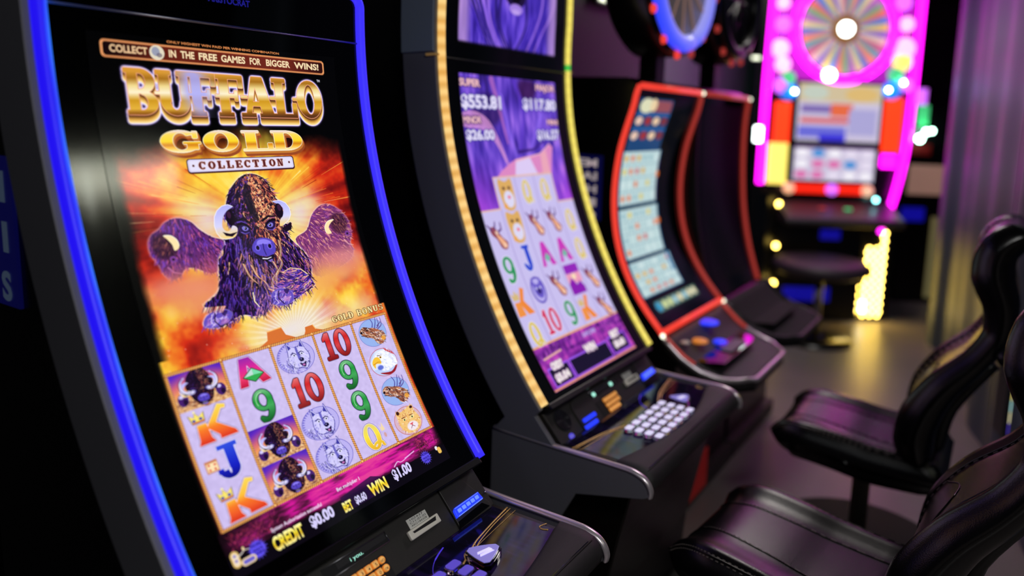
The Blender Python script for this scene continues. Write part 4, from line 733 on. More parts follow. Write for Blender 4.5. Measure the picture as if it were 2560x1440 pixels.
def strip_mesh(name, path, cols, es, parent, flat=1.):
    """glowing tube; path = list of (x, y, z), cols = fn(i, angle index) -> linear rgb"""
    mb = MB(); n = 10; r = .0115; mb.tube(path, r, n, 0, False, (1., flat)); o = mb.build(name, vm_strip[es], parent)
    k = len(path); c = np.zeros((k*n, 3))
    for i in range(k):
        for j in range(n): c[i*n+j] = cols(i, j)
    color_verts(o, c); return o
vm_strip = {1.: vmat('light_tube', 1., rough=.3), 1.3: vmat('light_tube_bright', 1.25, rough=.3)}
vm_screen = vmat('screen_picture', 1.05); vm_screen2 = vmat('screen_picture_soft', .95); vm_deck = vmat('deck_print', .3, rough=.07)
def machine_a(name, loc, label, cat, top, strip, art, art_top, full_frame, con_dx, btn_dy, btn_n, group):
    R = empty(name, loc); tag(R, label, cat, group)
    ts = np.linspace(top, 1.056, 46); zt = prof(top)[1]
    # body
    mb = MB(); mb.prism(pl(ts, -.115)+[(1.02, .60), (1.02, .42), (1.66, .42), (1.66, zt)], .004, CW_-.004); mb.build('cabinet', 'black', R)
    mb = MB(); mb.prism([(.712, .61), (.745, .47), (.79, .25), (.81, .012), (1.60, .012), (1.60, .44), (1.02, .44), (.96, .655), (.84, .655)], .012, CW_-.012); mb.build('lower_cabinet', 'brown', R, bevel=.004)
    mb = MB(); mb.prism([(.72, .0), (.70, .06), (.82, .06), (1.6, .06), (1.6, .0)], -.03, CW_+.03); mb.build('plinth', 'satin', R, bevel=.004)
    for s in (0, 1):
        x0, x1 = ((-.034, -.018) if s == 0 else (CW_+.018, CW_+.034)); mb = MB(); mb.prism(pl(ts, -.002-.02*s)+([(.985, .762), (.919, .6905), (1.118, .6975)] if s == 0 else [])+pl(ts[::-1][1:], -.118), x0, x1); o = mb.build('side_panel', 'slate', R, bevel=.002)
        if full_frame is False:
            mb = MB(); t2 = np.linspace(top, .045, 12); mb.prism(pl(t2, -.004)+pl(t2[::-1], -.120), x0-(.004 if s == 0 else 0), x1+(.004 if s else 0)); mb.build('upper_side_panel', 'slate_light', R, bevel=.002)
            mb = MB(); mb.prism(pl([.05, .056], .004)+pl([.056, .05], -.03), x0-.005, x1+.005); mb.build('joint_clip', 'gold', R)
        # cheek of the console under the arm line
        mb = MB(); mb.prism([(1.125, .695), (.917, .690), (.70, .688), (.668, .678), (.648, .655), (.648, .634), (.662, .627), (.853, .584), (.905, .49), (.94, .36), (1.13, .36)], x0+.002, x1-.002); mb.build('cheek_panel', 'slate', R, bevel=.002)
        xm = (x0+x1)/2; path = [(xm, 1.12, .698), (xm, .917, .693), (xm, .80, .692), (xm, .72, .691), (xm, .69, .688), (xm, .665, .679), (xm, .650, .665), (xm, .643, .648), (xm, .645, .634)]
        mb = MB(); mb.tube(smooth(path, 4, False), .0095, 10, 0, False, (.6, 1.)); mb.build('arm_trim', 'satinchrome', R)
    mb = MB(); tg = np.linspace(top, 1.056, 160)             # black glass over the screens
    mb.add([(x, *map(float, prof(t))) for t in tg for x in (0, CW_)], [(2*i, 2*i+2, 2*i+3, 2*i+1) for i in range(159)], 0, True)
    mb.build('screen_glass', 'glass', R)
    mb = MB(); mb.tube([(0, *prof(.058, .002)), (CW_, *prof(.058, .002))], .0022, 8); mb.build('glass_joint', 'steel' if full_frame else 'grey', R)
    # console lip under the glass
    mb = MB(); mb.prism([prof(1.052, .006), prof(1.070, .010), (.990, .750), (1.03, .74), prof(1.05, -.03)], 0, CW_); mb.build('glass_sill', 'black', R, bevel=.003)
    # screen pictures
    picture_mesh('screen', art, lambda X, Y: np.stack([.052+X/1000., *prof(.095+Y/1000., .0012)], 1), vm_screen if full_frame else vm_screen2, R)
    if art_top is not None: picture_mesh('upper_screen', art_top, lambda X, Y: np.stack([.052+X/1000., *prof(.015-(art_top.H-Y)/1000., .0012)], 1), vm_screen2, R)
    # glowing tubes at the edges of the glass
    rs = np.random.RandomState(4); fl = [rs.rand() for _ in range(400)]
    if full_frame:                                           # blue frame, round at the top corner
        tt = list(np.linspace(1.058, -.02, 90)); r_ = .03
        for s in (0, 1):
            xe = -.011 if s == 0 else CW_+.009; P = [(xe, *map(float, prof(t, .001))) for t in tt]
            q = [(xe+(1 if s == 0 else -1)*r_*(1-math.cos(a)), *map(float, prof(-.02-r_*math.sin(a), .001))) for a in np.linspace(.2, math.pi/2, 6)]
            P += q; P.append((CW_/2, *map(float, prof(-.02-r_, .001))))
            def cols(i, j, s=s):
                k = math.cos((j-(7.4 if s == 0 else 5.6))*2*math.pi/10); k = max(0, k)**2*(.45+.55*math.sin(i*.21+1)**2*(1 if i < 92 else 0)) if s == 0 else .0
                return np.array([.012+.018*k, .004+.26*k, .70+.42*k]) if s == 0 else np.array([.045, .030, 1.08])
            strip_mesh('light_tube', P, cols, 1.3 if s == 0 else 1., R)
    else:
        tt = list(np.linspace(1.05, top+.005, 320))
        for s in (0, 1):
            xe = -.011 if s == 0 else CW_+.009; P = [(xe, *map(float, prof(t, .001))) for t in tt]
            def cols(i, j, s=s):
                led = .5+.5*math.cos(i*.95); f = fl[i//11]*.25
                if s == 0: return np.array([1., .50+.12*led+f*.25, .10+.10*led+f*.2])*(.80+.22*led)
                if .028 < tt[i] < .052: return np.array([.05, .55, .07])
                return np.array([.90, .72+.04*led, .13])*(.98+.08*led)
            strip_mesh('light_tube', P, cols, 1., R)
    # ---------------- console face
    D = con_dx
    mb = MB(); mb.prism([CA, CB, (.93, .67), (1.03, .67), (1.03, .75)], 0., CW_); mb.build('console', 'satin', R, bevel=.002)
    mb = MB(); on_console(mb, [(.092+D, .101), (.092+D, .035), (.10+D, .018), (.125+D, .008), (.499, .006), (.499, .101)], 0, .004); mb.build('console_plate', 'satin', R, bevel=.0012)
    mb = MB(); on_console(mb, [(.502, .101), (.502, .005), (.55, .005), (.572, .016), (.588, .05), (.606, .088), (.606, .101)], 0, .006); mb.build('note_acceptor_plate', 'satin', R, bevel=.0015)
    mb = MB(); on_console(mb, [(.500, .100), (.505, .086), (.585, .081), (.600, .096)], .006, .0075); mb.build('note_tray', 'glass', R)
    mb = MB(); on_console(mb, [(.5035, .079), (.5055, .062), (.512, .058), (.586, .057), (.590, .0745), (.512, .0775)], .006, .013); o = mb.build('note_slot', 'blueled', R, bevel=.001); o['label'] = 'blue lit banknote slot'
    mb = MB()
    for q in range(5): on_console(mb, round_poly(.512+q*.0145, .064-q*.0006, .5225+q*.0145, .072-q*.0006, .001, 2), .013, .0138, 0)
    mb.tube([con(.507, .0775, .0135), con(.587, .0745, .0135)], .0009, 6, 0); mb.tube([con(.508, .060, .0135), con(.585, .0585, .0135)], .0006, 6, 0); mb.build('slot_marks', mat('pale_blue_mark', (70, 90, 255), .3, emit=(84, 110, 255), es=1.8), o)
    for s, xc in ((0, .046+D*.5), (1, .59)):
        mb = MB(); on_console(mb, [(xc+.032*math.cos(a), .045+.032*math.sin(a)) for a in np.linspace(0, 2*math.pi, 24, endpoint=False)], 0, .002); 
        for r_ in (.026, .020, .014, .008): mb.tube([con(xc+r_*math.cos(a), .045+r_*math.sin(a), .0022) for a in np.linspace(0, 2*math.pi, 24, endpoint=False)], .0008, 5, 0, True)
        if s == 0: mb.build('speaker', 'black', R)
    mb = MB(); on_console(mb, [(.045+D*.3+.011*math.cos(a), .094+.0085*math.sin(a)) for a in np.linspace(0, 2*math.pi, 20, endpoint=False)], 0, .002); o = mb.build('oval_badge', 'violet', R)
    mb = MB(); mb.text('PLAY', lambda u, v: con(.0375+D*.3+u, .0965-v, .0022), .015, .005, 0); mb.build('badge_lettering', 'paper', o)
    mb = MB(); mb.ball(con(.612, .066, .004), .0032); mb.build('screw', 'chrome', R)
    # ticket and card slot with its paper label
    mb = MB(); x0, x1, b0, b1 = .382+D, .4655+D, .0462, .0652
    on_console(mb, [(x0, b0), (x1, b0), (x1, b1), (x0, b1)], .004, .012); o = mb.build('card_slot', 'white', R, bevel=.0022)
    mb = MB(); on_console(mb, [(x0+.010, b0+.0052), (x1-.008, b0+.004), (x1-.012, b0+.0115), (x0+.012, b0+.0095)], .0118, .0124); mb.build('slot_opening', 'ink', o)
    mb = MB(); on_console(mb, [(.3965+D, .0255), (.4490+D, .0268), (.4485+D, .0455), (.3960+D, .0455)], .004, .0046, 0)
    for k, t_ in enumerate(('102437', 'C11-01-01', 'ARG184308')): mb.text(t_, lambda u, v, k=k: con(.4045-.003*(k > 0)+D+u, .0315+k*.0058-v, .0048), (.036, .043, .043)[k], .0040, 1, .0)
    mb.build('asset_label', ['paper', 'ink'], R)
    # read-out window
    mb = MB(); wx0, wx1 = .196+D, .342+D; on_console(mb, [(wx0, .0195), (wx1, .0215), (wx1, .040), (wx0, .040)], .004, .0045, 0); on_console(mb, [(wx0+.03, .0225), (wx1-.003, .0235), (wx1-.003, .034), (wx0+.03, .034)], .0045, .0047, 1)
    for P in ([(wx0, .0195), (wx1, .0215)], [(wx0, .0415), (wx1, .0415)], [(wx1, .0205), (wx1, .041)]): mb.tube([con(*p, .0052) for p in P], .0009, 6, 2)
    if full_frame: mb.text('i you.', lambda u, v: con(.254+D+u, .0372-v, .0052), .029, .009, 3, .0)
    else:
        for xx in (.214, .318): on_console(mb, round_poly(xx+D-.008, .025, xx+D+.008, .037, .004), .0046, .0056, 3)
        on_console(mb, [(.222+D, .030), (.31+D, .030), (.31+D, .033), (.222+D, .033)], .0046, .005, 1)
    mb.build('readout', ['ink', 'grey', 'steel', 'greentext'], R)
    # keypad: square amber keys and two round ones
    mb = MB(); on_console(mb, [(.196+D, .0535), (.319+D, .0535), (.319+D, .104), (.196+D, .104)], .004, .0048); kp = mb.build('keypad', 'ink', R)
    for r_ in range(3):
        for c_ in range(6):
            xx, bb = .2255+D+c_*.0163, .0625+r_*.0163; tx = (('1', '2', '3', '4', '5', 'NO'), ('6', '7', '8', '9', '0', 'OK'), ('', '', '', '', '', ''))[r_][c_]
            if c_ == 0 or (r_ == 2 and c_ == 5): continue
            xx -= .0163*(0 if c_ < 6 else 0); mb = MB()
            if c_ == 5: on_console(mb, [(xx+.0068*math.cos(a), bb+.0068*math.sin(a)) for a in np.linspace(0, 2*math.pi, 18, endpoint=False)], .0048, .0088, 0); on_console(mb, [(xx+.0054*math.cos(a), bb+.0054*math.sin(a)) for a in np.linspace(0, 2*math.pi, 18, endpoint=False)], .0088, .0092, 1)
            else: on_console(mb, round_poly(xx-.0066, bb-.0064, xx+.0066, bb+.0064, .0018, 3), .0048, .0088, 0); on_console(mb, round_poly(xx-.0054, bb-.0052, xx+.0054, bb+.0052, .0015, 3), .0088, .0092, 1)
            if tx: mb.text(tx, lambda u, v: con(xx-(.0045 if len(tx) > 1 else .0015)+u, bb+.0042-v, .0094), .009 if len(tx) > 1 else .0045, .0048 if len(tx) > 1 else .006, 2, .01)
            if tx and c_ < 5: mb.text({'1': 'QZ', '2': 'ABC', '3': 'DEF', '4': 'GHI', '5': 'JKL', '6': 'MNO', '7': 'PRS', '8': 'TUV', '9': 'WXY', '0': 'OPR'}[tx], lambda u, v: con(xx-.004+u, bb-.0028-v, .0094), .008, .0018, 2, .0)
            mb.build('key', ['amber', 'keyface', 'ink'], kp)
    if not full_frame:
        for xx, bb in ((.137, .079), (.128, .098)):
            mb = MB(); on_console(mb, round_poly(xx+D-.034, bb-.006, xx+D+.030, bb+.006, .004), .004, .009); mb.build('service_button', 'blueled', R)
    # ---------------- button deck: printed glass, gold inlay, buttons, padded rest
    dc = DECK
    picture_mesh('deck_glass', dc, lambda X, Y: np.stack([.01+X/1000., .918-Y/800., np.full(len(X), .6885)], 1), vm_deck, R)
    mb = MB(); mb.box(0, .665, .655, CW_, .925, .6875); mb.build('deck_tray', 'black', R)
    g = MB(); g2 = MB()
    for P, w in (([(.624, .884), (.56, .874), (.50, .863), (.478, .857), (.45, .846), (.414, .832)], .0019), ([(.624, .876), (.56, .868), (.51, .858), (.484, .851), (.452, .838), (.42, .822)], .0013), ([(.624, .862), (.56, .856), (.5, .850), (.47, .846)], .0007), ([(.478, .857), (.47, .846), (.46, .848)], .0012)):
        for sx in (0, 1): (g, g2)[sx].tube([((x if sx == 0 else CW_-x), y, .6893) for x, y in smooth(P, 4, False)], w, 6, 0, False, (1, .3))
    g2.build('gold_inlay', 'gold', R)
    g.tube([(x, y, .6893) for x, y in smooth([(.618, .776), (.60, .782), (.595, .772), (.60, .760)], 4, False)], .0014, 6, 0, False, (1, .4)); g.build('gold_inlay', 'gold', R)
    g = MB(); g.tube([(x, y, .6893) for x, y in smooth([(.434, .900), (.41, .892), (.385, .880), (.363, .862), (.35, .84)], 4, False)], .0016, 6, 0, False, (1, .3)); g.build('violet_inlay', 'violetink', R)
    # padded rest in front
    mb = MB(); NX = 25; V = []
    for i in range(NX):
        x = -.014+(CW_+.028)*i/(NX-1); e = abs((x-CW_/2)/(CW_/2)); yi = .700+.056*min(1, e)**1.6
        for y, z in ((yi, .6880), (yi-.003, .6925), (yi-.010, .6945), (.690, .694), (.668, .688), (.652, .674), (.646, .655), (.650, .636), (.668, .624), (.72, .618)): V.append((x, y, z))
    F = [(i*10+j, (i+1)*10+j, (i+1)*10+j+1, i*10+j+1) for i in range(NX-1) for j in range(9)]+[tuple(range(10)), tuple(range((NX-1)*10+9, (NX-1)*10-1, -1))]
    mb.add(V, F, 0, True); mb.build('arm_rest', 'pad', R)
    # start button: rounded triangle in a clear collar
    def tri(c, s, rz, k=1.):
        P = [(math.cos(a)*s*(1+.0*k), math.sin(a)*s) for a in np.radians([90, 210, 330])]; out = []
        for i in range(3):
            p, q = P[i], P[(i+1) % 3]; m = ((p[0]+q[0])/2*1.35, (p[1]+q[1])/2*1.35)
            for u in (.12, .3, .5, .7, .88): out.append(((1-u)**2*p[0]+2*u*(1-u)*m[0]+u*u*q[0], (1-u)**2*p[1]+2*u*(1-u)*m[1]+u*u*q[1]))
        return [(c[0]+x*math.cos(rz)-y*math.sin(rz), c[1]+x*math.sin(rz)+y*math.cos(rz)) for x, y in out]
    sc = (.447+con_dx*.1, .808+btn_dy*1.3); rz = math.radians(18)
    mb = MB(); mb.plate(tri(sc, .047, rz), .6886, .699); mb.plate(tri(sc, .043, rz), .699, .703); o = mb.build('start_button', ['chrome' if 0 else M['clear']], R, bevel=.0015)
    mb = MB(); mb.plate(tri(sc, .040, rz), .7032, .7052); b2 = mb.build('button_cap', 'lilac', o, bevel=.001)
    mb = MB(); T2 = lambda u, v: (sc[0]-.020+u*.96+v*.25, sc[1]-.008+v*.95-u*.22, .7056)
    for q in range(2): mb.add([T2(a, b) for a, b in ((.002, .004+q*.009), (.036, .002+q*.007), (.034, .010+q*.008), (.006, .011+q*.009))], [(0, 1, 2, 3)])
    mb.build('button_picture', 'whitebtn', o)
    bc = (.392, .838+btn_dy)
    for j in range(btn_n[1]):
        for i in range(btn_n[0]):
            x, y = bc[0]-i*.0425, bc[1]-j*.0305
            mb = MB(); mb.plate(round_poly(x-.0175, y-.0125, x+.0175, y+.0125, .007, 4), .6886, .697); o = mb.build('bet_button', 'clear', R, bevel=.0015)
            mb = MB(); mb.plate(round_poly(x-.0145, y-.0098, x+.0145, y+.0098, .005, 4), .6972, .6988); mb.build('button_cap', 'violetbtn' if full_frame else 'whitebtn', o)
    if full_frame:
        mb = MB(); T = lambda u, v: (.266+u, *map(float, prof(.0165-v, .0015))); mb.text('ARISTOCRAT', T, .086, .013, 0, .03); mb.build('brand_lettering', mat('dim_blue_print', (20, 20, 120), .4, emit=(28, 26, 150), es=.55), R)
    return R
DECK = picture_deck()
M1 = machine_a('slot_machine', (0, 0, 0), 'nearest slot machine, blue light tube frame, bison game with golden title on its curved screen', 'slot machine', -.052, 'blue', picture_one(), None, True, 0., 0., (4, 3), None)
M2 = machine_a('slot_machine', (.952, .0317, 0), 'tall slot machine with warm yellow light tubes and a violet game on two stacked screens', 'slot machine', -.62, 'warm', picture_two(), picture_lion(), False, .022, -.028, (6, 4), None)
# ------------------------------------------------------------------ red framed machines with a wheel above
PB = smooth([(1.236, 1.672), (1.250, 1.60), (1.272, 1.53), (1.300, 1.43), (1.316, 1.31), (1.316, 1.20), (1.300, 1.093), (1.268, .994), (1.222, .906), (1.160, .821), (1.087, .742)], 5, False)
PB4 = smooth([(1.236, 1.672), (1.247, 1.58), (1.250, 1.45), (1.243, 1.28), (1.225, 1.10), (1.190, .93), (1.150, .80), (1.118, .715)], 5, False)
def set_profile(P):
    global PBc, _bt, _bn, BL
    PBc = P; _bt = np.concatenate([[0], np.cumsum(np.hypot(*np.diff(P, axis=0).T))]); n_ = np.gradient(P, axis=0); n_ = np.stack([n_[:, 1], -n_[:, 0]], 1); _bn = n_/np.linalg.norm(n_, axis=1)[:, None]; BL = _bt[-1]
def profb(t, off=0.):
    y = np.interp(t, _bt, PBc[:, 0])+off*np.interp(t, _bt, _bn[:, 0]); z = np.interp(t, _bt, PBc[:, 1])+off*np.interp(t, _bt, _bn[:, 1]); return y, z
def machine_b(loc, label, lit):
    set_profile(PB if lit else PB4); R = empty('slot_machine', loc); tag(R, label, 'slot machine'); Wd = .645; bk = 1.62 if lit else 1.42; ts = np.linspace(0, BL, 30)
    P0 = [tuple(map(float, profb(t, -.004))) for t in ts]
    mb = MB(); mb.prism(P0+[(1.02, .62), (1.02, .05), (bk, .05), (bk, 1.70), (1.28, 1.70)], .012, Wd-.012); mb.build('cabinet', 'black', R)
    mb = MB(); mb.prism([(.98, 0), (.98, .07), (1.62, .07), (1.62, 0)], 0, Wd); mb.build('plinth', 'satin', R)
    mb = MB(); mb.add([(x, *map(float, profb(t))) for t in np.linspace(0, BL, 60) for x in (.01, Wd-.01)], [(2*i, 2*i+2, 2*i+3, 2*i+1) for i in range(59)], 0, True)
    mb.build('screen_glass', 'glass', R)
    for s in (0, 1):
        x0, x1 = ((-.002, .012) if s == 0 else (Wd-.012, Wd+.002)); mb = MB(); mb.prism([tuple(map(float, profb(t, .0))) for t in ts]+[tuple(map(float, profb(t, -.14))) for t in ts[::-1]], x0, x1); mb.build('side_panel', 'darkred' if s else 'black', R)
        xe = .0 if s == 0 else Wd; P = [(xe, *map(float, profb(t, .006))) for t in ts]; P = [(xe+(1 if s == 0 else -1)*.03, *map(float, profb(0, .006)))]+[(xe+(1 if s == 0 else -1)*.008, *map(float, profb(.004, .006)))]+P[1:]
        if not lit and s == 0: continue
        mb = MB(); mb.tube(P, .011, 8); mb.build('light_tube', 'red' if lit and s == 0 else 'red_dim', R)
    mb = MB(); mb.tube([(.03, *map(float, profb(0, .006))), (Wd-.03, *map(float, profb(0, .006)))], .012, 8); mb.build('top_light_tube', 'red' if lit else 'red_dim', R)
    if lit: mb = MB(); mb.tube([(0, 1.082, .742), (Wd, 1.082, .742)], .0125, 8); mb.build('lower_light_tube', 'red', R)
    for x, (y, z), nm in ((Wd-.01, tuple(map(float, profb(0, .014))), 'bulbdim'), (-.004, (1.075, .735), 'bulbdim')): mb = MB(); mb.ball((x, y, z), .009); mb.build('corner_light', nm, R)
    if lit: picture_mesh('screen', PIC3, lambda X, Y: np.stack([.035+X/1000., *profb(.04+Y/1000.*.88, .0015)], 1), vm_screen2, R)
    else:
        mb = MB(); mb.add([(x, *map(float, profb(t, .0015))) for t in np.linspace(.05, BL-.08, 50) for x in (.05, Wd-.05)], [(2*i, 2*i+2, 2*i+3, 2*i+1) for i in range(49)], 0, True)
        mb.build('screen', 'offscreen', R)
    if lit:
        mb = MB(); mb.box(.005, .972, .03, .30, .982, .20); mb.box(-.006, .99, .03, .002, 1.2, .16); mb.build('base_red_glow', 'redglow', R, bevel=.004)  # added glowing panels imitating the red glow near the floor
        for x, y in ((-.045, 1.06), (-.065, .99)): mb = MB(); mb.lathe([(.016, 0), (.016, .02), (.008, .03)], (x, y, .0), 14); mb.ball((x, y, .034), .009, 1); mb.build('levelling_foot', ['chrome', 'bulbdim'], R)  # glowing ball on each foot stands in for its glint
    # sloping console and the fan shaped deck
    mb = MB(); ol = [(.0, 1.075), (.004, 1.0), (.012, .93), (.05, .84), (.15, .75), (.54, .75), (.64, .83), (Wd-.006, .93), (Wd, 1.0), (Wd, 1.075)]
    def zt(y): return float(np.interp(y, [.80, .86, .93, 1.0, 1.075], [.590, .600, .625, .665, .728]))
    ys = np.linspace(.75, 1.075, 14); V = []; F = []
    def xr(y): L = [(p[1], p[0]) for p in ol[:5]][::-1]; return float(np.interp(y, [a for a, _ in L], [b for _, b in L])), float(np.interp(y, [.75, .83, .93, 1.0, 1.075], [.54, .64, Wd-.002, Wd, Wd]))
    for y in ys: a, b = xr(y); V += [(a+(b-a)*k/10, y, zt(y)) for k in range(11)]
    n = len(V); V += [(x, y, z-.05) for x, y, z in V]
    for i in range(13):
        for k in range(10): q = i*11+k; F.append((q, q+1, q+12, q+11)); F.append((n+q, n+q+11, n+q+12, n+q+1))
        F.append((i*11, i*11+11, n+i*11+11, n+i*11)); F.append((i*11+10, n+i*11+10, n+i*11+21, i*11+21))
    for k in range(10): F.append((k, n+k, n+k+1, k+1)); F.append((13*11+k, 13*11+k+1, n+13*11+k+1, n+13*11+k))
    mb.add(V, F, 0, True); mb.build('deck', 'pad' if lit else 'offscreen2', R)
    edge = [(xr(y)[0], y, zt(y)-.004) for y in ys[::-1]]+[(xr(.75)[0]*(1-k)+xr(.75)[1]*k, .747, zt(.75)-.004) for k in np.linspace(.1, .9, 6)]+[(xr(y)[1], y, zt(y)-.004) for y in ys]
    mb = MB(); mb.tube(edge, .011, 8); mb.build('deck_trim', 'satinchrome' if lit else 'grey', R)
    for s in (0, 1):
        mb = MB(); mb.tube([((.006 if s == 0 else Wd-.006)+(1 if s == 0 else -1)*d, y, zt(y)+.004) for d, y in ((.0, 1.07), (.002, 1.03), (.006, .99), (.012, .95))], .010, 8); mb.build('deck_edge', 'red_dim' if lit else 'black', R)
    mb = MB(); mb.plate([(.10, .86), (.50, .86), (.56, .96), (.06, .96)], .632, .640); o = mb.build('button_panel', 'glass' if lit else 'offscreen2', R, bevel=.003)
    o.rotation_euler = (0, 0, 0)
    def disc(x, y, r, m, nm, h=.006): q = MB(); q.lathe([(r, 0), (r, h), (r*.8, h+.003)], (x, y, zt(y)+.012), 16); q.build(nm, m, R)
    if lit:
        disc(.19, 1.0, .034, 'amber', 'lit_button'); disc(.37, 1.035, .045, 'blueled', 'service_button'); disc(.31, .955, .028, 'blueled', 'lit_button'); disc(.09, 1.02, .018, 'white', 'ticket_slot', .003)
        mb = MB(); mb.plate(round_poly(.24, .88, .42, .93, .01), .63, .646); mb.build('button_bar', 'slate', R)
    # wheel on top: post, drum, glowing ring, red lamps round the rim
    c = (.285, 1.20, 2.12) if lit else (.31, 1.22, 2.12); ro = .325 if lit else .30
    mb = MB(); mb.box(.30, 1.30, 1.66, .38, 1.38, 1.95); mb.build('wheel_post', 'black', R)
    wh = MB(); wh.lathe([(ro*.2, .0), (ro-.01, .0), (ro, .02), (ro, .17), (ro*.9, .20), (.02, .20)], c, 40, 'y'); wh = wh.build('wheel_drum', 'black', R)
    mb = MB(); mb.tube([(c[0]+(ro-.055)*math.cos(a), c[1]-.012, c[2]+(ro-.055)*math.sin(a)) for a in np.linspace(0, 2*math.pi, 40, endpoint=False)], .034, 8, 0, True, (1, 1)); mb.build('wheel_ring', (vm_ring if lit else 'black'), wh)
    if lit:
        o = [q for q in bpy.data.objects if q.name.startswith('wheel_ring')][-1]; cc = np.zeros((len(o.data.vertices), 3))
        for i, v in enumerate(o.data.vertices): k = np.clip(((math.hypot(v.co.x-c[0], v.co.z-c[2]))-(ro-.089))/.068, 0, 1); cc[i] = np.array([.30, .30, .75])*(1-k)+np.array([.02, .05, 1.])*k
        color_verts(o, cc)
    mb = MB(); mb.lathe([(.01, 0), (ro-.07, .0), (ro-.07, .01)], (c[0], c[1]-.012, c[2]), 32, 'y'); 
    for k in range(12): a = k*math.pi/6; mb.tube([(c[0], c[1]-.014, c[2]), (c[0]+.27*math.cos(a), c[1]-.014, c[2]+.27*math.sin(a))], .004, 5, 1)
    mb.build('wheel_face', ['greyscreen' if lit else 'black', 'beige' if lit else 'black'], wh)
    for k in range(14):
        a = k*2*math.pi/14+.12; mb = MB(); mb.lathe([(.018, 0), (.015, -.012), (.004, -.018)], (c[0]+(ro-.006)*math.cos(a), c[1]-.004, c[2]+(ro-.006)*math.sin(a)), 10, 'y'); mb.build('rim_lamp', 'red' if lit and math.cos(a) < .1 else 'red_dim', wh)
    return R
vm_ring = vmat('ring_glow', 1.1, rough=.3); PIC3 = picture_three()
M3 = machine_b((1.862, 0, 0), 'red framed slot machine with a pale blue number grid and blue ringed wheel above', True)
M4 = machine_b((2.53, 0, 0), 'dark slot machine with a switched-off screen, dim red frame, behind the pale blue grid machine', False)
# ------------------------------------------------------------------ far prize wheel machine in magenta light, facing down the aisle
RZ = math.atan2(-.865, .502)                        # its width runs along this direction
MW = empty('wheel_slot_machine', (5.1, 1.52, 0), RZ); tag(MW, 'tall magenta lit slot machine with many coloured prize wheel at the aisle end', 'slot machine')
def fr(mb, poly, y0, y1, mi=0): return mb.front(poly, y0, y1, mi)
def rct(a, z0, b, z1): return [(a, z0), (b, z0), (b, z1), (a, z1)]
# local x = along the front, local -y = towards the camera side
mb = MB(); mb.box(-.12, .02, 0, .92, .55, 1.0); mb.box(-.18, .05, 1.0, .94, .5, 2.85); mb.build('cabinet', 'black', MW)
for pts in ([(-.20, 0, 1.08), (-.205, 0, 1.45), (-.20, 0, 1.9), (-.19, 0, 2.4), (-.18, 0, 2.8)], [(.78, 0, .72), (.82, 0, .82), (.87, 0, .99), (.915, 0, 1.25), (.935, 0, 1.47), (.945, 0, 1.93), (.945, 0, 2.8)]): mb = MB(); mb.tube(smooth(pts, 4, False), .028, 8, 0, False); mb.build('light_column', 'magenta', MW)
mb = MB(); fr(mb, rct(-.16, 1.86, .91, 2.82), .02, .06); mb.build('upper_backlight', mat('violet_backing', (120, 30, 130), .5, emit=(190, 40, 200), es=.5), MW)
c = (.36, -.03, 2.28); N = 36; wcol = [(196, 184, 90), (70, 120, 180), (190, 110, 90), (110, 156, 110), (150, 100, 160), (190, 190, 130), (90, 116, 170), (204, 130, 100), (90, 150, 146), (170, 96, 120), (196, 180, 160), (120, 100, 170)]
mb = MB()
for k in range(N):
    a0, a1 = 2*math.pi*k/N, 2*math.pi*(k+1)/N; am = (a0+a1)/2; V = [(c[0]+r*math.cos(a), c[1]-(.0 if r else .01), c[2]+r*math.sin(a)) for r, a in ((.05, a0), (.335, a0), (.335, am), (.335, a1), (.05, a1))]; mb.add(V, [(0, 1, 2, 3, 4)], k % 12)
mb.lathe([(.34, .0), (.34, .06), (.02, .06)], (c[0], c[1]+.001, c[2]), 32, 'y', 12)
whl = mb.build('prize_wheel', [mat('wheel_segment', w, .4, emit=w, es=.85) for w in wcol]+['black'], MW)
mb = MB(); mb.tube([(c[0]+.385*math.cos(a), -.05, c[2]+.385*math.sin(a)) for a in np.linspace(0, 2*math.pi, 40, endpoint=False)], .032, 8, 0, True); mb.build('wheel_ring', 'magenta', whl)
mb = MB(); mb.lathe([(.11, 0), (.10, -.008), (.06, -.012)], (c[0], -.04, c[2]), 24, 'y'); mb.build('hub_disc', mat('bronze_hub', (120, 84, 30), .4, emit=(130, 96, 40), es=.5), whl)
mb = MB(); mb.lathe([(.055, 0), (.05, -.03), (.02, -.05)], (c[0], -.05, c[2]), 20, 'y'); mb.build('wheel_hub', 'bulbw', whl)
mb = MB(); mb.lathe([(.045, 0), (.045, -.03), (.01, -.04)], (.25, -.07, 1.93), 16, 'y'); mb.build('pointer_lamp', 'bulbw', MW)
for x, z, r, m in ((-.12, 2.46, .05, 'pinkw'), (-.11, 2.3, .06, 'purple'), (-.12, 2.12, .07, 'pinkw'), (-.09, 2.0, .06, 'pinkw'), (-.04, 1.90, .055, 'green'), (-.09, 1.84, .06, 'purple'), (.80, 2.50, .06, 'purple'), (.84, 2.34, .055, 'pinkw'), (.84, 2.16, .08, 'pinkw'), (.83, 2.06, .075, 'yellow'), (.79, 1.96, .06, 'green'), (.88, 1.88, .05, 'purple'), (-.03, 1.80, .07, 'sky'), (.77, 1.84, .075, 'sky')):
    mb = MB(); mb.lathe([(r, 0), (r, -.02), (r*.6, -.03)], (x, -.0, z), 16, 'y'); mb.build('corner_lamp', m, MW)
for x, z in ((.005, 1.80), (.73, 1.84), (.84, 1.90)): mb = MB(); mb.ball((x, -.05, z), .014); mb.build('bulb', mat('blue_white_bulb', (200, 235, 255), .3, emit=(180, 230, 255), es=40), MW)
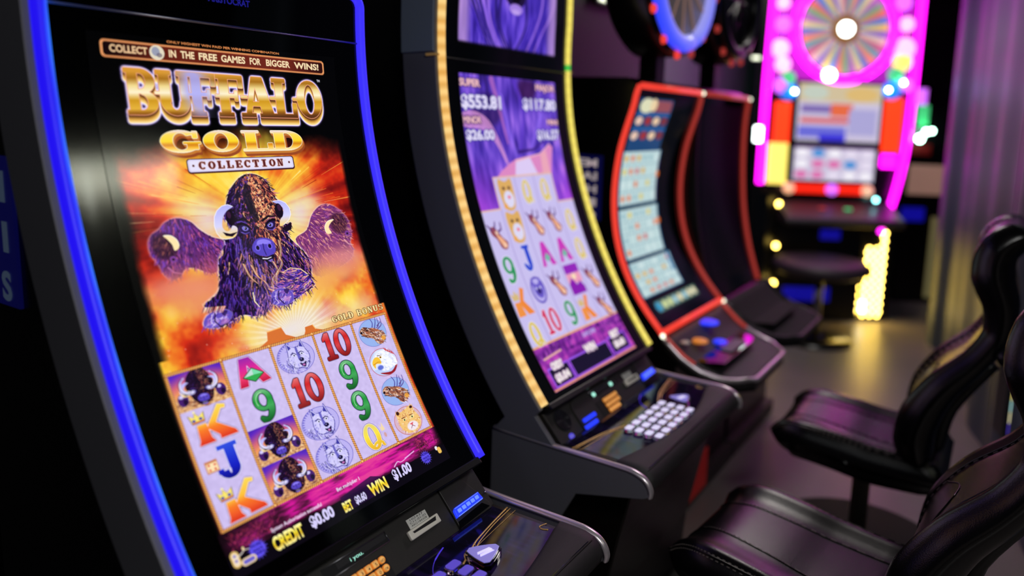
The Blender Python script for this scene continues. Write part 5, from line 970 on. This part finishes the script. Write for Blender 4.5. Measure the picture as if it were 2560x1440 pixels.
for a, b, z0, z1, m, nm in ((-.12, .0, 1.40, 1.72, 'orange', 'side_panel'), (-.15, .0, 1.08, 1.40, 'yellow', 'lower_side_panel'), (.74, .88, 1.36, 1.78, 'orange', 'side_panel'), (.75, .86, 1.24, 1.34, 'magenta', 'lower_side_panel')): mb = MB(); fr(mb, rct(a, z0, b, z1), -.01, .03); mb.build(nm, m, MW, bevel=.005)
for a, b, z0, z1, k, nm in ((.05, .70, 1.43, 1.87, 0, 'upper_screen'), (.05, .69, 1.12, 1.38, 1, 'reel_screen')):
    mb = MB(); fr(mb, rct(a-.02, z0-.02, b+.02, z1+.02), -.005, .03); o = mb.build(nm+'_frame', 'black', MW)
    picture_mesh(nm, picture_lit(k), lambda X, Y: np.stack([a+(b-a)*X/100., np.full(len(X), -.012), z1-(z1-z0)*Y/70.], 1), vm_screen2, MW)
mb = MB(); fr(mb, rct(.05, 1.02, .66, 1.09), -.03, .02); mb.build('button_row', mat('red_lit', (230, 30, 10), .4, emit=(240, 34, 16), es=1.1), MW)
for x, m in ((.02, 'pinkw'), (.36, 'purple'), (.64, 'pinkw')): mb = MB(); mb.lathe([(.045, 0), (.045, -.02), (.02, -.03)], (x, -.03, 1.055), 16, 'y'); mb.build('lit_button', mat('peach_lit', (250, 190, 160), .4, emit=(250, 186, 150), es=.9) if m == 'pinkw' else m, MW)
mb = MB(); mb.prism([(-.34, .80), (-.36, .83), (-.34, .86), (0, .96), (0, .80)], -.06, .84); mb.build('button_deck', 'grey', MW, bevel=.01)
for x, m in ((.26, 'red_dim'), (.46, 'green')): mb = MB(); mb.lathe([(.03, 0), (.028, .012)], (x, -.16, .912), 14); mb.build('lit_button', m, MW)
mb = MB(); mb.box(-.06, -.06, 0, .64, .02, .78); mb.build('lower_door', 'black', MW, bevel=.01)
mb = MB(); mb.box(.29, -.075, .66, .45, -.058, .74); mb.build('blue_reflection_glow', 'deepblue', MW, bevel=.01)  # added glowing patch imitating the blue reflection by the stool
mb = MB(); mb.box(.03, -.075, .16, .40, -.058, .27); mb.build('blue_lit_panel', 'deepblue', MW)
for z in (.93, .60, .30, .24): mb = MB(); mb.ball((-.06, -.09, z), .02); mb.build('bulb', 'bulb', MW)
rb = random.Random(5)
for k in range(22):
    z = .05+k*.032; n = 4 if z < .30 else (3 if z < .62 else 1)
    for q in range(n): mb = MB(); mb.ball((.815-q*.06+(.012 if k % 2 else 0), -.03, z), .014, 0, 8); mb.build('bulb', 'bulb', MW)
mb = MB(); mb.ball((.68, -.05, .10), .02); mb.ball((.68, -.05, .15), .018); mb.build('white_bulb', 'bulbw', MW)
mb = MB(); mb.box(.62, -.02, 0, .86, .05, .80); mb.build('bulb_board', 'black', MW)
mb = MB(); mb.ball((.70, -.08, .99), .016); mb.build('teal_light', mat('teal_lit', (110, 180, 180), .4, emit=(110, 190, 190), es=20), MW)
# stool in front of it
ST = empty('stool', (4.66, 1.10, 0), RZ); tag(ST, 'low dark stool standing in front of the magenta prize wheel machine', 'stool')
mb = MB(); mb.lathe([(.02, .50), (.30, .50), (.34, .53), (.34, .57), (.30, .595), (.02, .60)], (0, 0, 0), 32); mb.build('seat', mat('plum_leather', (58, 48, 58), .5), ST)
mb = MB(); mb.tube([(0, 0, .02), (0, 0, .51)], .03, 12); mb.build('pedestal', 'steel', ST)
mb = MB(); mb.lathe([(.26, 0), (.26, .012), (.05, .03)], (0, 0, 0), 28); mb.build('base_disc', 'black', ST)
# machine farther back on the right of the wheel machine
MD = empty('slot_machine', (6.3, .78, 0), RZ); tag(MD, 'distant slot machine with beige lit screen and green lights, right of the magenta wheel machine', 'slot machine')
mb = MB(); mb.box(0, .02, 0, .5, .5, 1.0); mb.box(.02, .05, 1.0, .48, .4, 1.75); mb.build('cabinet', 'black', MD)
mb = MB(); fr(mb, rct(.03, .98, .34, 1.24), -.01, .02); mb.build('screen', 'beige', MD, bevel=.005)
mb = MB(); fr(mb, rct(.06, 1.58, .15, 1.76), .0, .04); mb.build('top_panel', 'green', MD)
mb = MB(); fr(mb, rct(.04, 1.76, .12, 1.90), .0, .04); mb.build('crest', 'purple', MD)
for x, z, r in ((.07, 1.47, .03), (.12, 1.53, .022), (.17, 1.54, .018)): mb = MB(); mb.ball((x, -.05, z), r); mb.build('bulb', mat('green_white_bulb', (200, 255, 230), .3, emit=(190, 255, 226), es=24), MD)
mb = MB(); fr(mb, rct(.02, 1.33, .2, 1.42), .0, .04); mb.build('lit_strip', 'darkred', MD)
mb = MB(); fr(mb, rct(.0, .74, .2, .86), .0, .018); mb.build('blue_panel', 'deepblue', MD)
mb = MB(); fr(mb, rct(.28, .05, .33, .78), .0, .018); mb.build('edge_light', mat('khaki_lit', (110, 104, 70), .5, emit=(120, 112, 74), es=.5), MD)
# ------------------------------------------------------------------ chairs
def cushion(name, path, widths, thick, mats, parent, nx=32, bolster=.0, crown=.0, rnd=.35, xoff=0.):
    """padded slab following a path (y, z); the player side is the left-hand normal"""
    P = smooth(path, 5, False); n = len(P); s = np.linspace(0, 1, n); T = np.gradient(P, axis=0); T /= np.linalg.norm(T, axis=1)[:, None]; Nn = np.stack([-T[:, 1], T[:, 0]], 1)
    w = np.interp(s, np.linspace(0, 1, len(widths)), widths); th = np.interp(s, np.linspace(0, 1, len(thick)), thick)
    top, bot = [], []
    for i in range(n):
        e = min(s[i], 1-s[i])/.08; e = math.sqrt(max(0, 1-(1-min(1, e))**2)) if e < 1 else 1
        for k in range(nx+1):
            u = math.sin((-1+2*k/nx)*math.pi/2); r = 1-max(0, (abs(u)-(1-rnd*.6))/(rnd*.6)); r = math.sqrt(max(0, 1-(1-r)**2)) if r < 1 else 1
            h = th[i]*.5*r*e+(crown*(1-u*u)+bolster*math.exp(-((abs(u)-.80)/.16)**2))*r*e
            x = xoff+u*w[i]/2*(.94+.06*e)
            top.append((x, P[i, 0]+Nn[i, 0]*h, P[i, 1]+Nn[i, 1]*h)); h2 = -th[i]*.5*r*e
            bot.append((x, P[i, 0]+Nn[i, 0]*h2, P[i, 1]+Nn[i, 1]*h2))
    m = nx+1; F = []; N0 = len(top)
    for i in range(n-1):
        for k in range(nx): q = i*m+k; F.append((q, q+m, q+m+1, q+1)); F.append((N0+q, N0+q+1, N0+q+m+1, N0+q+m))
        F.append((i*m, N0+i*m, N0+i*m+m, i*m+m)); F.append((i*m+nx, i*m+m+nx, N0+i*m+m+nx, N0+i*m+nx))
    for k in range(nx): F.append((k, k+1, N0+k+1, N0+k)); q = (n-1)*m+k; F.append((q, N0+q, N0+q+1, q+1))
    mb = MB(); mb.add(top+bot, F, 0, True); o = mb.build(name, mats, parent)
    def surf(ss, u, lift=.0012):
        i = min(n-1, max(0, int(round(ss*(n-1))))); u = max(-1, min(1, u)); f = (math.asin(u)/(math.pi/2)+1)/2*nx; k0 = max(0, min(nx-1, int(f))); fr_ = f-k0; fi = ss*(n-1); i0 = min(n-2, int(fi)); g = fi-i0
        p = np.zeros(3)
        for a, wa in ((i0, 1-g), (i0+1, g)):
            for b, wb in ((k0, 1-fr_), (k0+1, fr_)): p += np.array(top[a*m+b])*wa*wb
        return (p[0], p[1]+Nn[i, 0]*lift, p[2]+Nn[i, 1]*lift)
    return o, surf
def stitch(parent, surf, line, double=False, name='stitching'):
    L = [surf(*p) for p in smooth(line, 10, False)]; mb = MB(); mb.tube(L, .0028 if double else .0014, 6, 0, False); 
    for d in ((-.016, .016) if double else (.018,)):
        Q = [surf(a, b+d, .0006) for a, b in smooth(line, 24, False)]
        for i in range(0, len(Q)-1, 2): mb.tube([Q[i], Q[i+1]], .0007, 4, 1)
    return mb.build(name, ['piping', 'thread'], parent)
def chair(loc, rz, label, recline=0., bs=0.):
    R = empty('gaming_chair', loc, rz); tag(R, label, 'chair', )
    # y grows towards the machines
    seat, sf = cushion('seat', [(.232, .425), (.212, .446), (.16, .452), (.05, .442), (-.08, .426), (-.30, .426)][::-1], [.41, .44, .46, .46, .46, .44][::-1], [.10, .115, .12, .12, .12, .10][::-1], 'leather', R, bolster=.013)
    for sgn in (-1, 1): stitch(seat, sf, [(1-a, sgn*q) for a, q in ((.05, .78), (.12, .86), (.3, .88), (.6, .88), (.95, .86))], True); stitch(seat, sf, [(1-a, sgn*q) for a, q in ((.035, .70), (.05, .58), (.09, .46), (.22, .36), (.5, .38), (.95, .44))])
    k = recline
    bz = [(-.215, .46), (-.195, .55), (-.21, .64), (-.262, .74), (-.345, .84), (-.395, .93), (-.398, 1.03), (-.368, 1.12), (-.378, 1.20), (-.45, 1.258)]
    bp = [(y-bs-k*(z-.5), z) for y, z in bz]
    back, bf = cushion('backrest', bp[::-1], [.38, .44, .45, .43, .40, .42, .46, .48, .48, .42], [.07, .10, .11, .09, .07, .07, .09, .11, .11, .09], 'leather', R, bolster=.016, rnd=.45)
    for sgn in (-1, 1): stitch(back, bf, [(.06, sgn*.60), (.2, sgn*.66), (.45, sgn*.55), (.7, sgn*.62), (.94, sgn*.7)], True)
    stitch(back, bf, [(.72, -.6), (.66, 0), (.72, .6)])
    mb = MB(); mb.tube(smooth([(0, -.02, .42), (0, -.15, .41), (0, -.24-bs, .45), (0, -.28-bs, .62), (0, -.39-bs, .80)], 5, False), .025, 10, 0, False, (1, 1)); mb.build('back_bracket', 'black', R)
    for s in (-1, 1): mb = MB(); mb.lathe([(.024, -.012), (.024, .012), (.018, .02)], (s*.0, 0, 0), 14); o = mb.build('recline_knob', 'black', R); o.location = (s*.21, -.42-bs-k*.3, .88); o.rotation_euler = (0, math.pi/2, 0)
    mb = MB(); mb.prism([(.12, .45), (.10, .40), (-.15, .38), (-.20, .45)], -.16, .16); mb.build('seat_pan', 'black', R, bevel=.01)
    mb = MB(); mb.lathe([(.032, .02), (.032, .30), (.045, .30), (.045, .40)], (0, -.02, 0), 20); mb.build('gas_column', 'column', R)
    mb = MB(); mb.lathe([(.35, 0), (.35, .02), (.33, .03), (.10, .035), (.05, .06)], (0, -.02, 0), 40); mb.build('base_disc', 'offscreen2', R)
    return R
G = None
C1 = chair((1.146, .352, 0), math.radians(-6), 'nearest black leather gaming chair with stitched seat, in front of the yellow tube machine', .0, .105)
C2 = chair((2.05, .365, 0), 0., 'second black leather gaming chair, in front of the red framed grid machine', .0)
# ------------------------------------------------------------------ room
def struct(name, mb, m, bevel=0.): o = mb.build(name, m, None, bevel); o['kind'] = 'structure'; return o
mfl = mat('floor_vinyl', (122, 114, 112), .38, noise=(3.5, .18), bump=(60, .08, 'n')); mb = MB(); mb.box(-3, -4.5, -.05, 9, 4, 0); struct('floor', mb, mfl)
mb = MB(); mb.box(-3, 1.80, 0, 3.25, 1.9, 3.05); struct('wall_left', mb, mat('black_wall', (10, 10, 12), .45))
mb = MB(); mb.box(-3, -4.5, 3.0, 9, 4, 3.1); struct('ceiling', mb, mat('dark_ceiling', (34, 34, 38), .8))
mb = MB(); mb.box(8.8, -4.5, 0, 9, 4, 3.05); struct('wall_far', mb, mat('dusky_wall', (26, 28, 34), .7))
mb = MB(); mb.box(-3, -4.6, 0, 9, -4.5, 3.05); struct('wall_right', mb, mat('dusky_wall_b', (40, 40, 48), .7))
# grey metal clad pillar beside the aisle: gently fluted panels
mm = mat('grey_panel_metal', (58, 76, 98), .45, .2); wall = [(5.15, .40), (5.02, .36), (4.9, .26), (4.7, .24), (4.45, .15), (4.2, .16), (3.9, .06), (3.6, .05), (3.3, -.04), (3.0, -.06), (2.72, -.16), (2.4, -.20), (2.1, -.30), (1.8, -.36)]
W2 = smooth(wall, 6, False); n = len(W2); mb = MB(); V = [(x, y, 0) for x, y in W2]+[(x, y, 3.) for x, y in W2]+[(x+.1, y-.6, 0) for x, y in W2]+[(x+.1, y-.6, 3.) for x, y in W2]
F = [(i, i+1, n+i+1, n+i) for i in range(n-1)]+[(2*n+i, 3*n+i, 3*n+i+1, 2*n+i+1) for i in range(n-1)]+[(0, n, 3*n, 2*n), (n-1, 2*n+n-1, 3*n+n-1, n+n-1)]
mb.add(V, [f[::-1] for f in F], 0, True); struct('wall_pillar', mb, mm)
mb = MB(); 
for k in (3.2, 2.5): i = int(np.argmin(np.abs(W2[:, 0]-k))); x, y = W2[i]; mb.box(x-.002, y+.0, 0, x+.002, y+.004, 3.)
struct('trim_1', mb, 'ink')
mb = MB(); mb.box(3.6, 2.2, 1.55, 8, 2.9, 2.15); mb.box(3.3, 1.9, 2.9, 8, 2.6, 3.0); struct('trim_2', mb, mat('blue_grey_soffit', (110, 120, 130), .6))
LP = empty('distant_lights_panel', (2.62, -.09, .56), math.radians(20)); tag(LP, 'added many coloured panel imitating distant lights, low on the grey pillar between the chairs', 'panel')  # stands in for far-off lights showing through the gap
mb = MB(); mb.box(-.05, 0, -.20, .05, .02, .20); mb.build('housing', 'grey', LP)
mb = MB(); cl = [(70, 50, 170), (236, 226, 180), (170, 220, 220), (240, 220, 120), (250, 250, 250), (250, 250, 240), (246, 214, 90), (200, 210, 220)]
for i in range(8): mb.box(-.04, -.008, -.19+i*.0475, .04, 0, -.146+i*.0475, i)
mb.build('lens', [mat('panel_light', q, .4, emit=q, es=1.1) for q in cl], LP)
# ------------------------------------------------------------------ lamps
LG = 'strip lamps on the ceiling behind the camera'
def strip_lamp(x0, x1, y, z, label):
    R = empty('ceiling_strip_lamp', ((x0+x1)/2, y, z)); tag(R, label, 'lamp'); L = (x1-x0)/2
    mb = MB(); mb.box(-L, -.06, .02, L, .06, .06); mb.build('housing', 'white', R)
    mb = MB(); mb.box(-L, -.008, -.005, L, .008, .02); mb.build('diffuser', 'lampwhite', R)
    mb = MB(); k = int(L*2/.035)
    for i in range(k): mb.box(-L+i*.035, -.02, -.018, -L+i*.035+.008, .02, .0)
    mb.build('louvre', 'white', R); return R
strip_lamp(.9, 2.15, -1.82, 2.76, 'long louvred ceiling strip lamp, mirrored in the nearest screen')
def dot_lamp(loc, r, label, m='bulbdim', name='round_lamp'):
    R = empty(name, loc); tag(R, label, 'lamp'); mb = MB(); mb.lathe([(r*1.2, .0), (r*1.2, .03), (r*.5, .04)], (0, 0, 0), 18); mb.build('housing', 'white', R); mb = MB(); mb.lathe([(r, -.012), (r, .0)], (0, 0, 0), 18); mb.build('lens', m, R); return R
dot_lamp((1.545, -1.66, 2.72), .03, 'small round ceiling lamp beside the long strip lamp', 'lampwhite')
def box_lamp(loc, sz, label, m, rz=0, name='wall_lamp'):
    R = empty(name, loc, rz); tag(R, label, 'lamp'); w, h = sz; mb = MB(); mb.box(-w/2-.01, 0, -h/2-.01, w/2+.01, .03, h/2+.01); mb.build('housing', 'grey', R); mb = MB(); mb.box(-w/2, -.012, -h/2, w/2, .0, h/2); mb.build('lens', m, R, bevel=.004); return R
box_lamp((2.565, 1.765, 2.10), (.19, .022), 'short white tube lamp high on the black wall, between the yellow and red framed machines', 'bulbdim')
box_lamp((4.6, 1.612, 1.469), (.055, .11), 'bright white lamp just left of the magenta wheel machine', 'bulbw', RZ)
box_lamp((4.6, 1.666, 2.011), (.06, .02), 'small soft white lamp high on the dark post, left of the prize wheel', 'bulbdim', RZ)
mb = MB(); mb.box(-.02, .0, -1.469, .02, .03, 1.5); o = mb.build('lamp_post', 'black', None); o.rotation_euler = (0, 0, RZ); o.location = (4.6+.035*.865, 1.612+.035*.502, 1.469); tag(o, 'dark upright post carrying the bright white lamp left of the magenta machine', 'post')
# navy placards on the cabinet sides
def placard(R, x0, x1, ya, yb, za, zb, lines, dim):
    mb = MB(); mb.box(x0, ya, za, x1, yb, zb); o = mb.build('side_placard', 'navy', R); k = len(lines); h = zb-za
    for i, (t, w) in enumerate(lines): z = zb-(i+.9)*h/k; mb = MB(); mb.text(t, lambda u, v: (x0-.0012, ya+.022+w-u, z+v), w, h/k*.62, 0, .04); mb.build('placard_lettering', 'signtextdim' if dim else 'signtext', o)
placard(M1, -.002, .006, 1.492, 1.65, 1.172, 1.44, (('', 0), ('I', .02), ('-', .02), ('S', .035))[1:], True)
placard(M3, -.006, .014, 1.366, 1.60, 1.145, 1.40, (('EM', .085), ('AI', .07), ('EH', .08), ('I', .03), ('SO', .06)), False)
